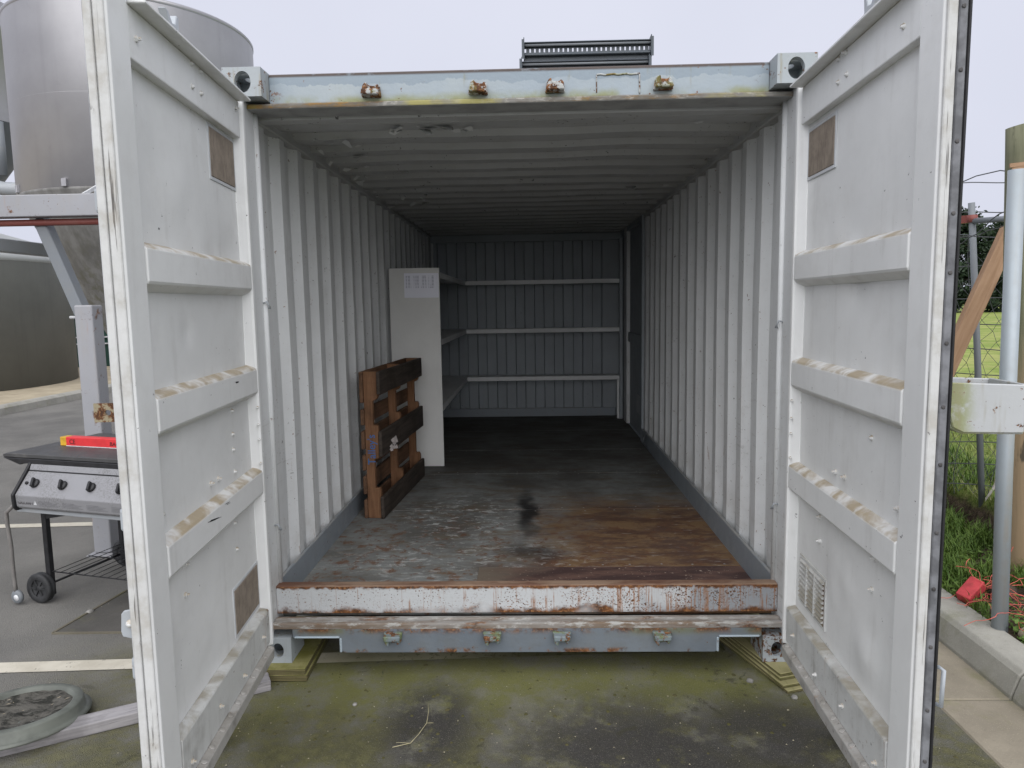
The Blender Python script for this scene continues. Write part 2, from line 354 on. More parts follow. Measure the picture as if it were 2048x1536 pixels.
def ground_mat():
    g = G('asphalt'); x = g.xyz(); n = g.noise(1.3, 5, .6); f = g.noise(90, 3, .7); v = g.vor(260)['Distance']; md = g.noise(7, 5, .65)
    c = g.mix(g.thr(n, .3, .7), (.150,.146,.137), (.215,.208,.193)); c = g.mix(g.mul(g.thr(f, .5, .75), .5), c, (.140,.137,.128)); c = g.mix(g.mul(g.thr(v, .30, .12), .35), c, (.490,.473,.438))
    near = g.mul(g.thr(x['Y'], .9, -.1), g.thr(g.op('ABSOLUTE', g.addm(x['X'], g.mul(g.op('SUBTRACT', n, .5), 1.6))), 2.6, 1.3))
    mos = g.mul(near, g.thr(g.noise(4.5, 6, .72), .34, .58, .36, 1.)); mosc = g.mix(g.thr(g.noise(18, 5, .7), .35, .7), (.072,.070,.028), (.128,.122,.045))
    brt = g.mul(g.band(g.addm(x['Y'], g.mul(g.op('SUBTRACT', md, .5), .25)), -.02, .10, .3), g.thr(g.op('ABSOLUTE', x['X']), 1.5, .9)); mosc = g.mix(g.mul(brt, .8), mosc, (.165,.168,.042))
    c = g.mix(g.mul(mos, .88), c, mosc)
    st = g.mx(g.mx(g.spot((.42,-.62,-.06), (.50,.42,9), .6), g.spot((-.38,-.38,-.06), (.17,.30,9), .6)), g.mul(g.spot((.95,-.45,-.06), (.34,.26,9), .6), .9))
    st = g.mul(st, g.thr(g.noise(5, 5, .7), .33, .50)); c = g.mix(g.mul(st, .92), c, g.mix(f, (.034,.034,.033), (.062,.057,.057)))
    c = g.mix(g.mul(g.thr(g.noise(230, 2, .6), .56, .72), .45), c, (.26,.25,.20)); c = g.mix(g.mul(g.thr(g.noise(170, 3, .7), .58, .70), .5), c, (.045,.044,.032))
    bl = g.mul(g.thr(g.noise(6, 5, .75, dist=.5), .60, .68), near); c = g.mix(g.mul(bl, .7), c, (.055,.053,.034))
    return g.done(c, .92, g.addm(g.mul(f, .6), g.addm(g.mul(v, .9), md)), .006, 0, .15, .8)
M['asphalt'] = ground_mat()
def line_mat():
    g = G('road paint'); x = g.xyz(); n = g.noise(40, 5, .75); c = g.mix(g.thr(g.noise(9, 5), .35, .7), (.528,.496,.416), (.432,.400,.328)); 
    c = g.mix(g.thr(g.addm(n, g.thr(x['X'], -1.2, .2, 0, .12)), .62, .68), c, (.128,.120,.104)); c = g.mix(g.mul(g.thr(x['X'], -1.15, -.75), .55), c, (.192,.192,.072))
    c = g.mix(g.thr(x['X'], -.6, .1, 0, .8), c, (.056,.056,.020)); return g.done(c, .8, n, .002, 0, .2)
M['line'] = line_mat()
def concrete(name, col, moss=.3):
    g = G(name); n = g.noise(3, 6, .65); f = g.noise(60, 4, .7); c = g.mix(g.thr(n, .3, .7), col, tuple(q*.75 for q in col)); c = g.mix(g.mul(g.thr(f, .55, .75), .4), c, tuple(q*.55 for q in col))
    c = g.mix(g.mul(g.thr(g.noise(5, 5, .65), .5, .7), moss), c, (.16,.16,.07)); c = g.mix(g.mul(g.thr(g.vor(120)['Distance'], .25, .1), .4), c, tuple(min(1,q*1.5) for q in col))
    return g.done(c, .9, g.addm(f, n), .004, 0, .15)
M['gutter'] = concrete('gutter concrete', (.30,.265,.205), .45); M['kerb'] = concrete('kerb concrete', (.36,.35,.31), .35); M['path'] = concrete('path concrete', (.42,.36,.26), .1)
def ply_mat():
    g = G('algae plywood'); x = g.xyz(); n = g.noise(6, 5, .65); nz = g.nrm()['Z']; grain = g.noise(60, 4, .6, st=(1,.12,1))
    top = g.mix(g.thr(n, .35, .65), (.27,.25,.115), (.155,.15,.038)); top = g.mix(g.mul(g.thr(x['X'], .5, .9), .6), top, (.33,.30,.17)); top = g.mix(g.mul(g.thr(grain, .55, .7), .5), top, (.14,.13,.05)); top = g.mix(g.mul(g.thr(g.noise(14, 6, .7), .64, .68), .8), top, (.05,.05,.04))
    lam = g.n('TexWave'); lam.bands_direction = 'Z'; lam.inputs['Scale'].default_value = 55; lam.inputs['Distortion'].default_value = 3; lam.inputs['Detail'].default_value = 2; g.t.links.new(g.sc(g.pos(), (.1,.1,1)), lam.inputs['Vector'])
    side = g.mix(g.thr(lam.outputs['Fac'], .3, .7), (.018,.015,.009), (.24,.21,.10)); side = g.mix(g.mul(g.thr(n, .48, .64), .45), side, (.08,.09,.02))
    return g.done(g.mix(g.thr(nz, .4, .7), side, top), .85, g.addm(grain, lam.outputs['Fac']), .002, 0, .2)
M['ply'] = ply_mat()
M['ply_pale'] = None
def wood(name, a, b, dark=(.03,.022,.016), darkamt=.3, st=(1,1,.08), sc=40, grey=0):
    g = G(name); v = g.obj(); n = g.noise(sc, 5, .6, st=st, vec=v, dist=.4); m_ = g.noise(5, 5, .65, vec=v)
    c = g.mix(g.thr(n, .3, .7), a, b); c = g.mix(g.mul(g.thr(m_, .45, .7), darkamt), c, dark); c = g.mix(g.mul(g.thr(g.noise(sc*2, 4, .7, st=st, vec=v), .62, .68), .6), c, dark)
    return g.done(c, .8, n, .002, 0, .2)
M['pal_stringer'] = wood('pallet stringer wood', (.235,.125,.068), (.15,.075,.040), darkamt=.5)
M['pal_dark'] = wood('pallet dark board', (.075,.060,.050), (.040,.033,.028), darkamt=.6, st=(1,.08,1))
M['pal_slat'] = wood('pallet deck board', (.18,.10,.06), (.11,.062,.038), darkamt=.6, st=(1,.08,1))
M['timber'] = wood('grey weathered timber', (.36,.345,.35), (.24,.23,.235), (.09,.085,.085), .5, st=(.06,1,1), sc=60)
M['freshwood'] = wood('fresh pine', (.37,.24,.155), (.29,.18,.11), (.19,.11,.07), .3, st=(.08,1,1), sc=40)
def post_mat():
    g = G('treated log'); v = g.obj(); x = g.xyz(v); n = g.noise(30, 5, .65, st=(1,1,.06), vec=v); c = g.mix(g.thr(n, .35, .65), (.175,.175,.115), (.10,.105,.065))
    c = g.mix(g.thr(g.addm(x['Z'], g.mul(n, .8)), 2.0, 1.3), c, g.mix(n, (.29,.21,.13), (.17,.13,.08))); c = g.mix(g.mul(g.thr(g.noise(16, 4, .6, st=(1,1,.15), vec=v), .62, .66), .8), c, (.03,.03,.025)); return g.done(c, .85, n, .006, 0, .2)
M['post'] = post_mat()
def patch_mat():
    g = G('bare plywood patch'); n = g.noise(18, 6, .7); w = g.noise(55, 4, .6, st=(1,1,.2)); c = g.mix(g.thr(n, .35, .65), (.29,.245,.20), (.22,.185,.15)); c = g.mix(g.mul(g.thr(w, .5, .7), .6), c, (.16,.13,.105)); return g.done(c, .8, w, .002, 0, .2)
M['patch'] = patch_mat()
M['sealant'] = paint('patch sealant', (.56,.58,.60), grime=.6, rough=.6)
def simple(name, col, rough=.6, metal=0, var=.25, sc=20, spec=.4, bump=.001):
    g = G(name); n = g.noise(sc, 4, .6); c = g.mix(g.thr(n, .35, .65), col, tuple(q*(1-var) for q in col)); return g.done(c, rough, g.noise(sc*4, 3), bump, metal, spec)
M['gasket'] = simple('grey rubber gasket', (.20,.205,.22), .6, var=.5, sc=14); M['black_rubber'] = simple('black rubber', (.018,.018,.02), .6)
M['screw_dark'] = simple('dark screw', (.09,.085,.085), .6, var=.5); M['cavity'] = simple('dark cavity', (.03,.03,.03), .9)
M['bolt'] = paint('bolt paint', (.27,.26,.25), grime=.8, rough=.5, rust=.35)
M['paper'] = None
def paper_mat():
    g = G('printed sheet'); v = g.obj(); x = g.xyz(v); row = g.n('TexWave'); row.bands_direction = 'Z'; row.inputs['Scale'].default_value = 26; g.t.links.new(v, row.inputs['Vector'])
    word = g.thr(g.noise(90, 2, .5, st=(1,1,.05), vec=v), .46, .52); cols = g.mx(g.mx(g.band(x['X'], -.045, .022, .003), g.band(x['X'], .02, .022, .003)), g.mx(g.band(x['X'], .085, .022, .003), g.band(x['X'], -.11, .022, .003)))
    ink = g.mul(g.mul(g.thr(row.outputs['Fac'], .55, .7), word), g.mul(cols, g.band(x['Z'], .03, .055, .004))); c = g.mix(g.mul(ink, .75), (.80,.81,.90), (.10,.11,.20)); return g.done(c, .35, None, spec=.5)
M['paper'] = paper_mat()
def tank_mat(name, col, grime=.4, rough=.38, metal=0.0):
    g = G(name); v = g.pos(); n = g.noise(2, 5, .6); run = g.noise(9, 4, .6, st=(1,1,.04)); c = g.mix(g.thr(n, .3, .7), col, tuple(q*.86 for q in col)); c = g.mix(g.mul(g.thr(run, .5, .75), grime*.5), c, tuple(q*.55 for q in col))
    c = g.mix(g.mul(g.thr(g.noise(14, 5, .7), .6, .72), .3*grime), c, tuple(q*.5 for q in col)); return g.done(c, rough, n, .002, metal, .5)
M['silo'] = tank_mat('satin steel tank', (.36,.355,.365), metal=.6, rough=.40)
def cone_mat():
    g = G('grimy steel cone'); x = g.xyz(); n = g.noise(9, 5, .65, st=(1,1,.25)); c = g.mix(g.thr(n, .35, .65), (.20,.197,.188), (.125,.122,.113)); al = g.mul(g.thr(g.noise(14, 6, .7), .46, .62), g.thr(x['Z'], 2.35, 1.5)); c = g.mix(g.mul(al, .8), c, (.09,.085,.045)); return g.done(c, .5, n, .003, 0, .4)
M['cone'] = cone_mat()
M['greentank'] = tank_mat('olive tank wall', (.128,.131,.120), .5, .55); M['greendome'] = tank_mat('tank dome', (.30,.31,.30), .3, .45); M['greenbox'] = simple('dark green steel', (.018,.06,.045), .5)
M['white'] = simple('white paint', (.62,.63,.64), .5)
M['bbq_black'] = simple('black enamel', (.02,.02,.022), .45, var=.4); M['bbq_top'] = paint('dusty black lid', (.055,.055,.056), grime=.9, grimecol=(.20,.19,.175), rough=.5)
def bbq_panel():
    g = G('pitted silver panel'); n = g.noise(130, 4, .7); b = g.noise(6, 4); d = g.mul(g.thr(n, .46, .60), g.thr(b, .38, .62)); c = g.mix(g.mul(d, .5), (.235,.235,.245), (.10,.098,.092)); return g.done(c, g.thr(d, 0, 1, .38, .75), n, .002, .15, .5)
M['bbq_panel'] = bbq_panel(); M['hose'] = simple('grey hose', (.19,.18,.17), .6); M['wheel'] = simple('grey black plastic', (.035,.036,.038), .6, var=.4)
M['redbox'] = simple('red card', (.62,.035,.04), .45, var=.12); M['yellow'] = simple('yellow tape', (.62,.36,.03), .45); M['ink'] = simple('black ink', (.02,.015,.015), .6); M['greyink'] = simple('grey ink', (.13,.13,.14), .6)
M['blueink'] = None
def blue_mat():
    g = G('blue stencil paint'); n = g.noise(60, 5, .7); return g.done(g.mix(g.thr(n, .55, .68), (.025,.13,.36), (.15,.13,.13)), .7)
M['blueink'] = blue_mat()
M['lid'] = simple('grey green plastic', (.135,.145,.125), .5, var=.35, sc=8)
def dirtlitter():
    g = G('leaf litter mud'); n = g.noise(22, 6, .75, st=(.5,1,1), dist=.8); c = g.mix(g.thr(n, .42, .56), (.03,.03,.026), (.105,.10,.088)); c = g.mix(g.thr(g.noise(50, 5, .7), .66, .74), c, (.20,.19,.165)); return g.done(c, .9, n, .010, 0, .15, 1)
M['litter'] = dirtlitter()
def soil():
    g = G('soil and turf'); x = g.xyz(); n = g.noise(5, 6, .7); f = g.noise(26, 5, .7); d = g.mix(g.thr(f, .35, .65), (.035,.026,.018), (.095,.072,.05)); t = g.mix(g.thr(f, .35, .65), (.075,.12,.022), (.17,.20,.055)); t = g.mix(g.mul(g.thr(g.noise(1.2, 5, .65), .45, .65), .5), t, (.27,.25,.10))
    return g.done(g.mix(g.thr(g.addm(x['Z'], g.mul(g.op('SUBTRACT', n, .5), .2)), .25, .33), d, t), .95, g.addm(n, f), .02, 0, .1, 1)
M['soil'] = soil()
def field_mat():
    g = G('paddock grass'); x = g.xyz(); a = g.noise(.5, 6, .7); b = g.noise(7, 5, .7, st=(.5,1,1)); c = g.mix(g.thr(b, .35, .65), (.14,.20,.040), (.25,.30,.085)); c = g.mix(g.mul(g.thr(a, .45, .62), .6), c, (.34,.33,.13)); return g.done(c, .95, b, .03, 0, .1)
M['field'] = field_mat()
def blade_mat(name, c1, c2):
    g = G(name); oi = g.noise(9, 4, .7); return g.done(g.mix(g.thr(oi, .35, .65), c1, c2), .6, None, spec=.3)
M['blade'] = blade_mat('lush blades', (.055,.11,.016), (.12,.19,.032)); M['blade2'] = blade_mat('dry short turf', (.13,.19,.035), (.28,.30,.09))
M['leaf'] = blade_mat('dark evergreen leaf', (.010,.021,.010), (.024,.044,.018)); M['bark'] = simple('bark', (.07,.05,.035), .9)
M['wire'] = simple('fence wire', (.085,.09,.095), .55); M['pink'] = simple('red marker paint', (.52,.055,.065), .7, var=.4, sc=14); M['string'] = simple('pink string', (.62,.13,.10), .6); M['stone'] = simple('grey stone', (.30,.29,.27), .85, var=.4)
M['twig'] = simple('dry twig', (.42,.38,.24), .8); M['traydark'] = paint('galvanised tray', (.065,.08,.095), grime=.3, rough=.4)
M['ribbon'] = simple('white ribbon', (.6,.55,.53), .6); M['flake'] = simple('pale leaf flakes', (.42,.38,.27), .9)

GZ = -0.062          # level of the asphalt
# ================================================================== SETTING
g0 = MB().add([(-400,-60,GZ), (400,-60,GZ), (400,600,GZ), (-400,600,GZ)], [(0,1,2,3)]).build('ground', M['asphalt'], kind='structure')
# painted bay lines
lz = GZ+.004
def strip(name, a, b, w, z, mat):
    a = Vector((*a, z)); b = Vector((*b, z)); d = (b-a).normalized(); s_ = Vector((-d.y, d.x, 0))*w/2
    n = 24; vs = []
    for i in range(n+1):
        p = a.lerp(b, i/n); vs += [p-s_*(1+.05*random.uniform(-1,1)), p+s_*(1+.05*random.uniform(-1,1))]
    return MB().add(vs, [(2*i, 2*i+2, 2*i+3, 2*i+1) for i in range(n)]).build(name, mat, kind='structure')
strip('painted_line', (-7.5,-.215), (.95,.27), .098, lz, M['line'])
strip('painted_line', (-7.5,2.05), (-1.6,2.4), .098, lz, M['line'])
# sunken service cover outline in the asphalt
pm = concrete('patched asphalt', (.105,.10,.092), .2)
MB().add([(-2.457,.424,lz), (-1.45,.44,lz), (-1.42,1.3,lz), (-2.33,1.36,lz)], [(0,1,2,3)]).build('asphalt_patch', pm, kind='structure')
pm2 = concrete('gritty joint', (.165,.15,.115), .5)
rim = MB()
for a, b in (((-2.457,.424), (-1.45,.44)), ((-2.457,.424), (-2.33,1.36))):
    rim.bar((*a, lz), (*b, lz), .013, .009)
rim.build('patch_edging', pm2, kind='structure')
# gutter slabs and kerb beside the container
def slab(y0, y1):
    return MB().box(1.69, 2.03, y0, y1, GZ-.1, GZ+.006).build('gutter_slab', M['gutter'], gut, bevel=.006)
gut = MB().box(1.70, 2.02, -4, 14, GZ-.12, GZ-.004).build('gutter', M['gutter'], kind='structure')
yy = -3.4
while yy < 13:
    slab(yy, yy+1.058); yy += 1.065
kprof = [(2.00,GZ-.1), (2.005,GZ+.02), (2.035,.045), (2.055,.066), (2.085,.072), (2.20,.075), (2.20,GZ-.1)]
kerb = MB().prism([(2.03,GZ-.1), (2.05,.02), (2.19,.02), (2.19,GZ-.1)], lambda p, t: (p[0], t, p[1]), -4, 14).build('kerb', M['kerb'], kind='structure')
for y0, y1 in ((-3.2,-.215), (-.207,2.2), (2.208,4.8), (4.808,7.4), (7.408,12)):
    MB().prism(kprof, lambda p, t: (p[0], t, p[1]), y0, y1).build('kerb_stone', M['kerb'], kerb, bevel=.006, seg=2)
# far path with kerb (the tank stands on it)
MB().prism([(-60,-.1), (-60,.07), (-8.75,.07), (-8.75,-.1)], lambda p, t: (p[0], t, p[1]), -10, 60).build('footpath', M['path'], kind='structure')
fk = MB().prism([(-8.755,-.1), (-8.755,.085), (-8.62,.085), (-8.57,.05), (-8.56,-.1)], lambda p, t: (p[0], t, p[1]), -10, 60).build('far_kerb', M['kerb'], kind='structure')
# bank and paddock
def bank_h(x, y):
    n = mnoise.noise(Vector((x*1.7, y*1.7, 0))); n2 = mnoise.noise(Vector((x*6, y*6, 3)))
    edge = 2.74 + .10*n + .02*n2
    lowz = .03 + .10*max(0, min(1, (x-2.19)/.5)) + .02*n2
    t = max(0, min(1, (x-edge)/.10)); t = t*t*(3-2*t)
    hi = .345 + .02*n + .012*n2
    w = min(1, max(0, (7-x)/3)) if x > 4 else 1
    return lowz*(1-t) + (hi*w + .35*(1-w))*t
def grid(xs, ys, h):
    vs = [(x, y, h(x, y)) for y in ys for x in xs]; nx = len(xs)
    return vs, [(j*nx+i, j*nx+i+1, (j+1)*nx+i+1, (j+1)*nx+i) for j in range(len(ys)-1) for i in range(nx-1)]
xs = [2.19+.03*i for i in range(35)] + [3.25+.12*i for i in range(24)]; ys = [-3+.06*i for i in range(170)]
b = MB(); b.add(*grid(xs, ys, bank_h), True); b.build('bank', M['soil'], kind='structure')
xe = xs[-1]-.01
b = MB(); b.add([(xe,-40,.35), (300,-40,.35), (300,160,.35), (xe,160,.35)], [(0,1,2,3)]); b.add([(2.19,ys[-1]-.03,.345), (xe,ys[-1]-.03,.345), (xe,160,.345), (2.19,160,.345)], [(0,1,2,3)]); b.build('paddock', M['field'], kind='structure')

# ================================================================== SHIPPING CONTAINER
ct = thing('shipping_container', 'white and pale blue steel shipping container with both end doors open', 'container')
W = 1.219; IW = 1.176; LEN = 6.058
def casting(sx, z0, y0, mat):
    b = MB(); w, h, d, t = .162, .118, .178, .03; cx = sx*(W-w/2); cz = z0+h/2
    f = 1 if y0 < 1 else -1
    b.holed(w, h, .034 if z0 > 1 else .026, .043 if z0 > 1 else .034, t, lambda a, c, q: (cx+a, y0+f*q, cz+c), cx=-sx*(.004 if z0 > 1 else .020))
    b.holed(d-t+.002, h-.001, .026, .020, t*.9, lambda a, c, q: (sx*(W-.0005-q), y0+f*((d+t)/2+a), cz+c))           # outer side
    zz = z0+h if z0 > 1 else z0; zf = -1 if z0 > 1 else 1
    b.holed(w-.053, d-t+.002, .020, .034, t*.8, lambda a, c, q: (cx+a, y0+f*((d+t)/2+c), zz+zf*(q+.0005)))
    xi = sx*(W-w); b.box(min(xi, xi+sx*.028), max(xi, xi+sx*.028), min(y0+f*t, y0+f*d), max(y0+f*t, y0+f*d), z0, z0+h)
    zo = z0 if z0 > 1 else z0+h-.022; b.box(cx-.0545, cx+.0545, min(y0+f*t, y0+f*d), max(y0+f*t, y0+f*d), zo+.001, zo+.021)
    ya, yb = sorted((y0+f*(d-t), y0+f*d)); b.box(cx-.0545, cx+.0545, ya, yb-.0005, z0+.012, z0+h-.012)
    return b.build('corner_casting', mat, ct, bevel=.006, seg=2)
for sx in (-1, 1):
    casting(sx, 2.473, 0, M['casting_top']); casting(sx, 0, 0, M['casting_lowl'] if sx < 0 else M['casting_low'])
    casting(sx, 2.473, LEN, M['casting_top']); casting(sx, 0, LEN, M['casting_low'])
    # corner posts (door end): outer channel and inner lip
    X0, X1 = sorted((sx*W, sx*1.150)); MB().box(X0, X1, .012, .15, .12, 2.472).build('corner_post', M['inner'], ct, bevel=.008, seg=2)
    MB().tube([(sx*1.148, .152, .16), (sx*1.148, .152, 2.44)], .014, 12).build('post_lip', M['inner'], ct)
    X0, X1 = sorted((sx*W, sx*1.15)); MB().box(X0, X1, 5.845, LEN-.01, .12, 2.472).build('corner_post', M['inner'], ct, bevel=.008)
    # top and bottom side rails
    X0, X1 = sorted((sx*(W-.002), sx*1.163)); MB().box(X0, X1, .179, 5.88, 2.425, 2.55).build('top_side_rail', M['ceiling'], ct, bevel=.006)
    X0, X1 = sorted((sx*(W-.002), sx*1.17)); MB().box(X0, X1, .179, 5.88, .03, .19).build('bottom_side_rail', M['bluegrey'], ct, bevel=.006)
def corr(t0, t1, pitch, flat_out, slope, depth, start=0.):
    """trapezoid profile: (t, depth) with depth 0 = towards the room"""
    pts = [(t0, 0)]; t = t0+start; fi = pitch-flat_out-2*slope
    while t+pitch < t1:
        pts += [(t, 0), (t+slope, depth), (t+slope+flat_out, depth), (t+2*slope+flat_out, 0)]; t += pitch
    return pts + [(t1, 0)]
def sheet(pts, fn, z0, z1, nz=1, th=.003):
    b = MB(); n = len(pts)
    for k, dd in enumerate((0, th)):
        vs = [fn(t, d+dd, z0+(z1-z0)*j/nz) for j in range(nz+1) for t, d in pts]
        b.add(vs, [(j*n+i, j*n+i+1, (j+1)*n+i+1, (j+1)*n+i) for j in range(nz) for i in range(n-1)])
    return b
side_pts = corr(.15, 5.9, .267, .108, .046, .038, .185)
def dent(a, b_, amp): return amp*mnoise.noise(Vector((a*1.1, b_*.9, 4)))
sheet(side_pts, lambda t, d, z: (-IW-d+dent(t, z, .006), t, z), .19, 2.46, 8).build('side_wall', M['inner'], ct)
side_r = corr(.15, 4.10, .267, .108, .046, .038, .185)
sheet(side_r, lambda t, d, z: (IW+d+dent(t, z+9, .006), t, z), .19, 2.46, 8).build('side_wall', M['inner'], ct)
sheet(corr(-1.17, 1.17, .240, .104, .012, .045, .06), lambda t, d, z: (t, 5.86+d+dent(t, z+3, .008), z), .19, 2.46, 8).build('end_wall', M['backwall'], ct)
roof_pts = corr(.17, 5.87, .295, .135, .026, .030, .06)
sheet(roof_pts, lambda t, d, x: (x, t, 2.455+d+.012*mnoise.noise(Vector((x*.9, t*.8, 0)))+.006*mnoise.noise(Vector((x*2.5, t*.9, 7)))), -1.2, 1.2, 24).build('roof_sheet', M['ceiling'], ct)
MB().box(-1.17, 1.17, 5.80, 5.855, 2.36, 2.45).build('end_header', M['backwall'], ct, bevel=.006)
MB().box(-1.16, 1.10, 5.825, 5.858, .19, .295).build('kick_plate', M['kick'], ct, bevel=.004)
MB().box(-1.172, -1.155, .155, 5.80, .185, .325).build('kick_plate', M['kick'], ct, bevel=.004)
MB().box(1.150, 1.168, .155, 4.09, .185, .33).build('kick_plate', M['kick'], ct, bevel=.004)
# curled strip of loose sealing at the foot of the kick plate
MB().add([(1.15,3.66,.195), (1.15,3.78,.195), (1.115,3.80,.27), (1.105,3.70,.26), (1.13,3.72,.34), (1.148,3.80,.33)], [(0,1,2,3), (3,2,5,4)]).build('loose_flap', M['galv'], ct)
# side door in the far part of the wall
sdoor = MB().box(1.190, 1.215, 4.16, 5.22, .19, 2.40).build('side_door', M['backwall'], ct, bevel=.004, label='flat grey personnel door in the side wall')
MB().box(1.150, 1.214, 4.10, 4.158, .19, 2.455).build('door_jamb', M['backwall'], ct, bevel=.004)
MB().box(1.150, 1.214, 5.222, 5.44, .19, 2.455).build('door_jamb', M['inner'], ct, bevel=.004)
MB().box(1.150, 1.214, 4.158, 5.222, 2.40, 2.455).build('door_head', M['backwall'], ct, bevel=.004)
MB().box(1.164, 1.189, 4.17, 5.21, 1.15, 1.26).build('door_crossbar', M['backwall'], sdoor, bevel=.004)
MB().box(1.176, 1.189, 4.30, 4.62, .42, .62).build('vent_plate', M['galv'], sdoor, bevel=.003)
MB().box(1.16, 1.214, 5.441, 5.858, .19, 2.455).build('wall_infill', M['backwall'], ct, bevel=.003)
# floor
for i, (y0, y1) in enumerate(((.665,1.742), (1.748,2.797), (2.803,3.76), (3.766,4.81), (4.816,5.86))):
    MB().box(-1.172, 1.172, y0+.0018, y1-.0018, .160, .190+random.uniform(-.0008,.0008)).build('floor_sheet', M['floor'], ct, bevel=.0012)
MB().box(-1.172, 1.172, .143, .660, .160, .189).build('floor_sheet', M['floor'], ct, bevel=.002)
MB().box(-.25, 1.148, .44, .655, .1895, .1935).build('floor_plate', M['steelstrip'], ct, bevel=.001)
scw = MB()
for y0_ in (.70,1.71,1.78,2.76,2.84,3.72):
    for k in range(14): scw.lathe([(0,.0008), (.006,.0008), (.0065,.0)], 8, (-1.1+.168*k+random.uniform(-.02,.02), y0_+random.uniform(-.012,.012), .1912))
scw.build('floor_screws', M['bolt'], ct, kind='stuff')
for k in range(18): MB().box(-1.17, 1.17, .45+.31*k, .50+.31*k, .045, .158).build('cross_member', M['bluegrey'], ct)
# header with cam keepers
MB().prism([(.09,2.462), (.09,2.583), (.10,2.588), (.30,2.588), (.30,2.580), (.105,2.575), (.105,2.462)], lambda p, t: (t, p[0], p[1]), -1.056, 1.056).build('header_beam', M['header'], ct, bevel=.003)
MB().box(-1.149, 1.149, .068, .22, 2.440, 2.461).build('header_lip', M['header_lip'], ct, bevel=.005, seg=2)
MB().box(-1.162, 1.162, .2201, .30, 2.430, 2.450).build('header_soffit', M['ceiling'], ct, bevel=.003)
wl = MB().tube([(.335+.02*math.sin(k), .0885, 2.55+.002*math.sin(k*3)) if 0 else (.335+.018*k, .0885, 2.551+.002*math.sin(k*2.1)) for k in range(11)], .004, 5)
wl.tube([(.515,.0885,2.551-.009*k) for k in range(10)], .0035, 5); wl.tube([(.335,.0885,2.551-.009*k) for k in range(9)], .0025, 5); wl.build('weld_bead', M['rustpaint'], ct)
def keeper_mesh(upper):
    b = MB(); s = 1 if upper else -1
    b.prism([(-.042,-.030), (.042,-.030), (.036,.012), (.026,.024), (.018,.014), (-.010,.016), (-.022,.030), (-.034,.010)], lambda p, t: (p[0], -t, s*p[1]), 0, .022)
    b.prism([(-.038,-.028), (.038,-.028), (.034,-.006), (-.034,-.004)], lambda p, t: (p[0], -t, s*p[1]), .018, .056)
    b.prism([(-.036,-.010), (-.012,-.010), (-.016,.024), (-.030,.014)], lambda p, t: (p[0], -t, s*p[1]), .018, .046)
    b.prism([(.016,-.010), (.036,-.010), (.030,.010), (.022,.018)], lambda p, t: (p[0], -t, s*p[1]), .018, .042)
    return b.mesh('cam_keeper')
ku, kl = keeper_mesh(True), keeper_mesh(False)
for x in (-.616,-.163,.160,.612): put(link('cam_keeper', ku, M['rustpaint'], ct, bevel=.004), (x, .092, 2.510), (0, random.uniform(-.06,.06), 0))
for x in (-.590,-.145,.164,.608): put(link('cam_keeper', kl, M['keeper_low'], ct, bevel=.004), (x, .003, .118), (0, random.uniform(-.06,.06), 0))
# bottom sill with fork pockets
zt, zb, zn = .157, .046, .113
poly = [(-1.050,zt), (-1.050,zn+.004), (-.845,zn+.004), (-.836,zn-.006), (-.836,zb+.02), (-.815,zb), (.845,zb), (.862,zb+.01), (.862,zn-.006), (.872,zn+.004), (1.050,zn+.004), (1.050,zt)]
MB().prism(poly, lambda p, t: (p[0], t, p[1]), .004, .014).build('sill_beam', M['sill'], ct, bevel=.002)
for x0, x1, ix in ((-1.04,-.836,-.836), (.862,1.04,.862)):
    MB().box(x0, x1, -.004, .11, zn+.004, zn+.012).build('pocket_flange', M['bluegrey'], ct, bevel=.003)
    a, c_ = sorted((ix, ix+(.010 if ix < 0 else -.010))); MB().box(a, c_, -.003, .11, zb+.004, zn+.003).build('pocket_flange', M['bluegrey'], ct, bevel=.003)
MB().box(-.83, .855, .0145, .11, zb, zb+.008).build('sill_underside', M['sill'], ct)
MB().prism([(.0035,.1575), (.0035,.179), (.008,.184), (.026,.184), (.032,.176), (.060,.175), (.064,.181), (.074,.181), (.078,.176), (.0975,.176), (.0975,.1575)], lambda p, t: (t, p[0], p[1]), -1.148, 1.148).build('sill_ledge', M['ledge'], ct, bevel=.002)
MB().prism([(.098,.190), (.098,.316), (.104,.322), (.150,.322), (.150,.316), (.107,.314), (.107,.190)], lambda p, t: (t, p[0], p[1]), -1.149, 1.149).build('threshold', M['threshold'], ct, bevel=.002)
for sx, y, z in ((-1,.14,1.62), (-1,.13,.60), (1,.13,1.50), (1,.13,.68)):
    MB().tube([(sx*1.155,y,z), (sx*1.130,y-.012,z+.01), (sx*1.124,y+.01,z-.022), (sx*1.142,y+.022,z-.02)], .004, 6).build('lashing_ring', M['rod'], ct)

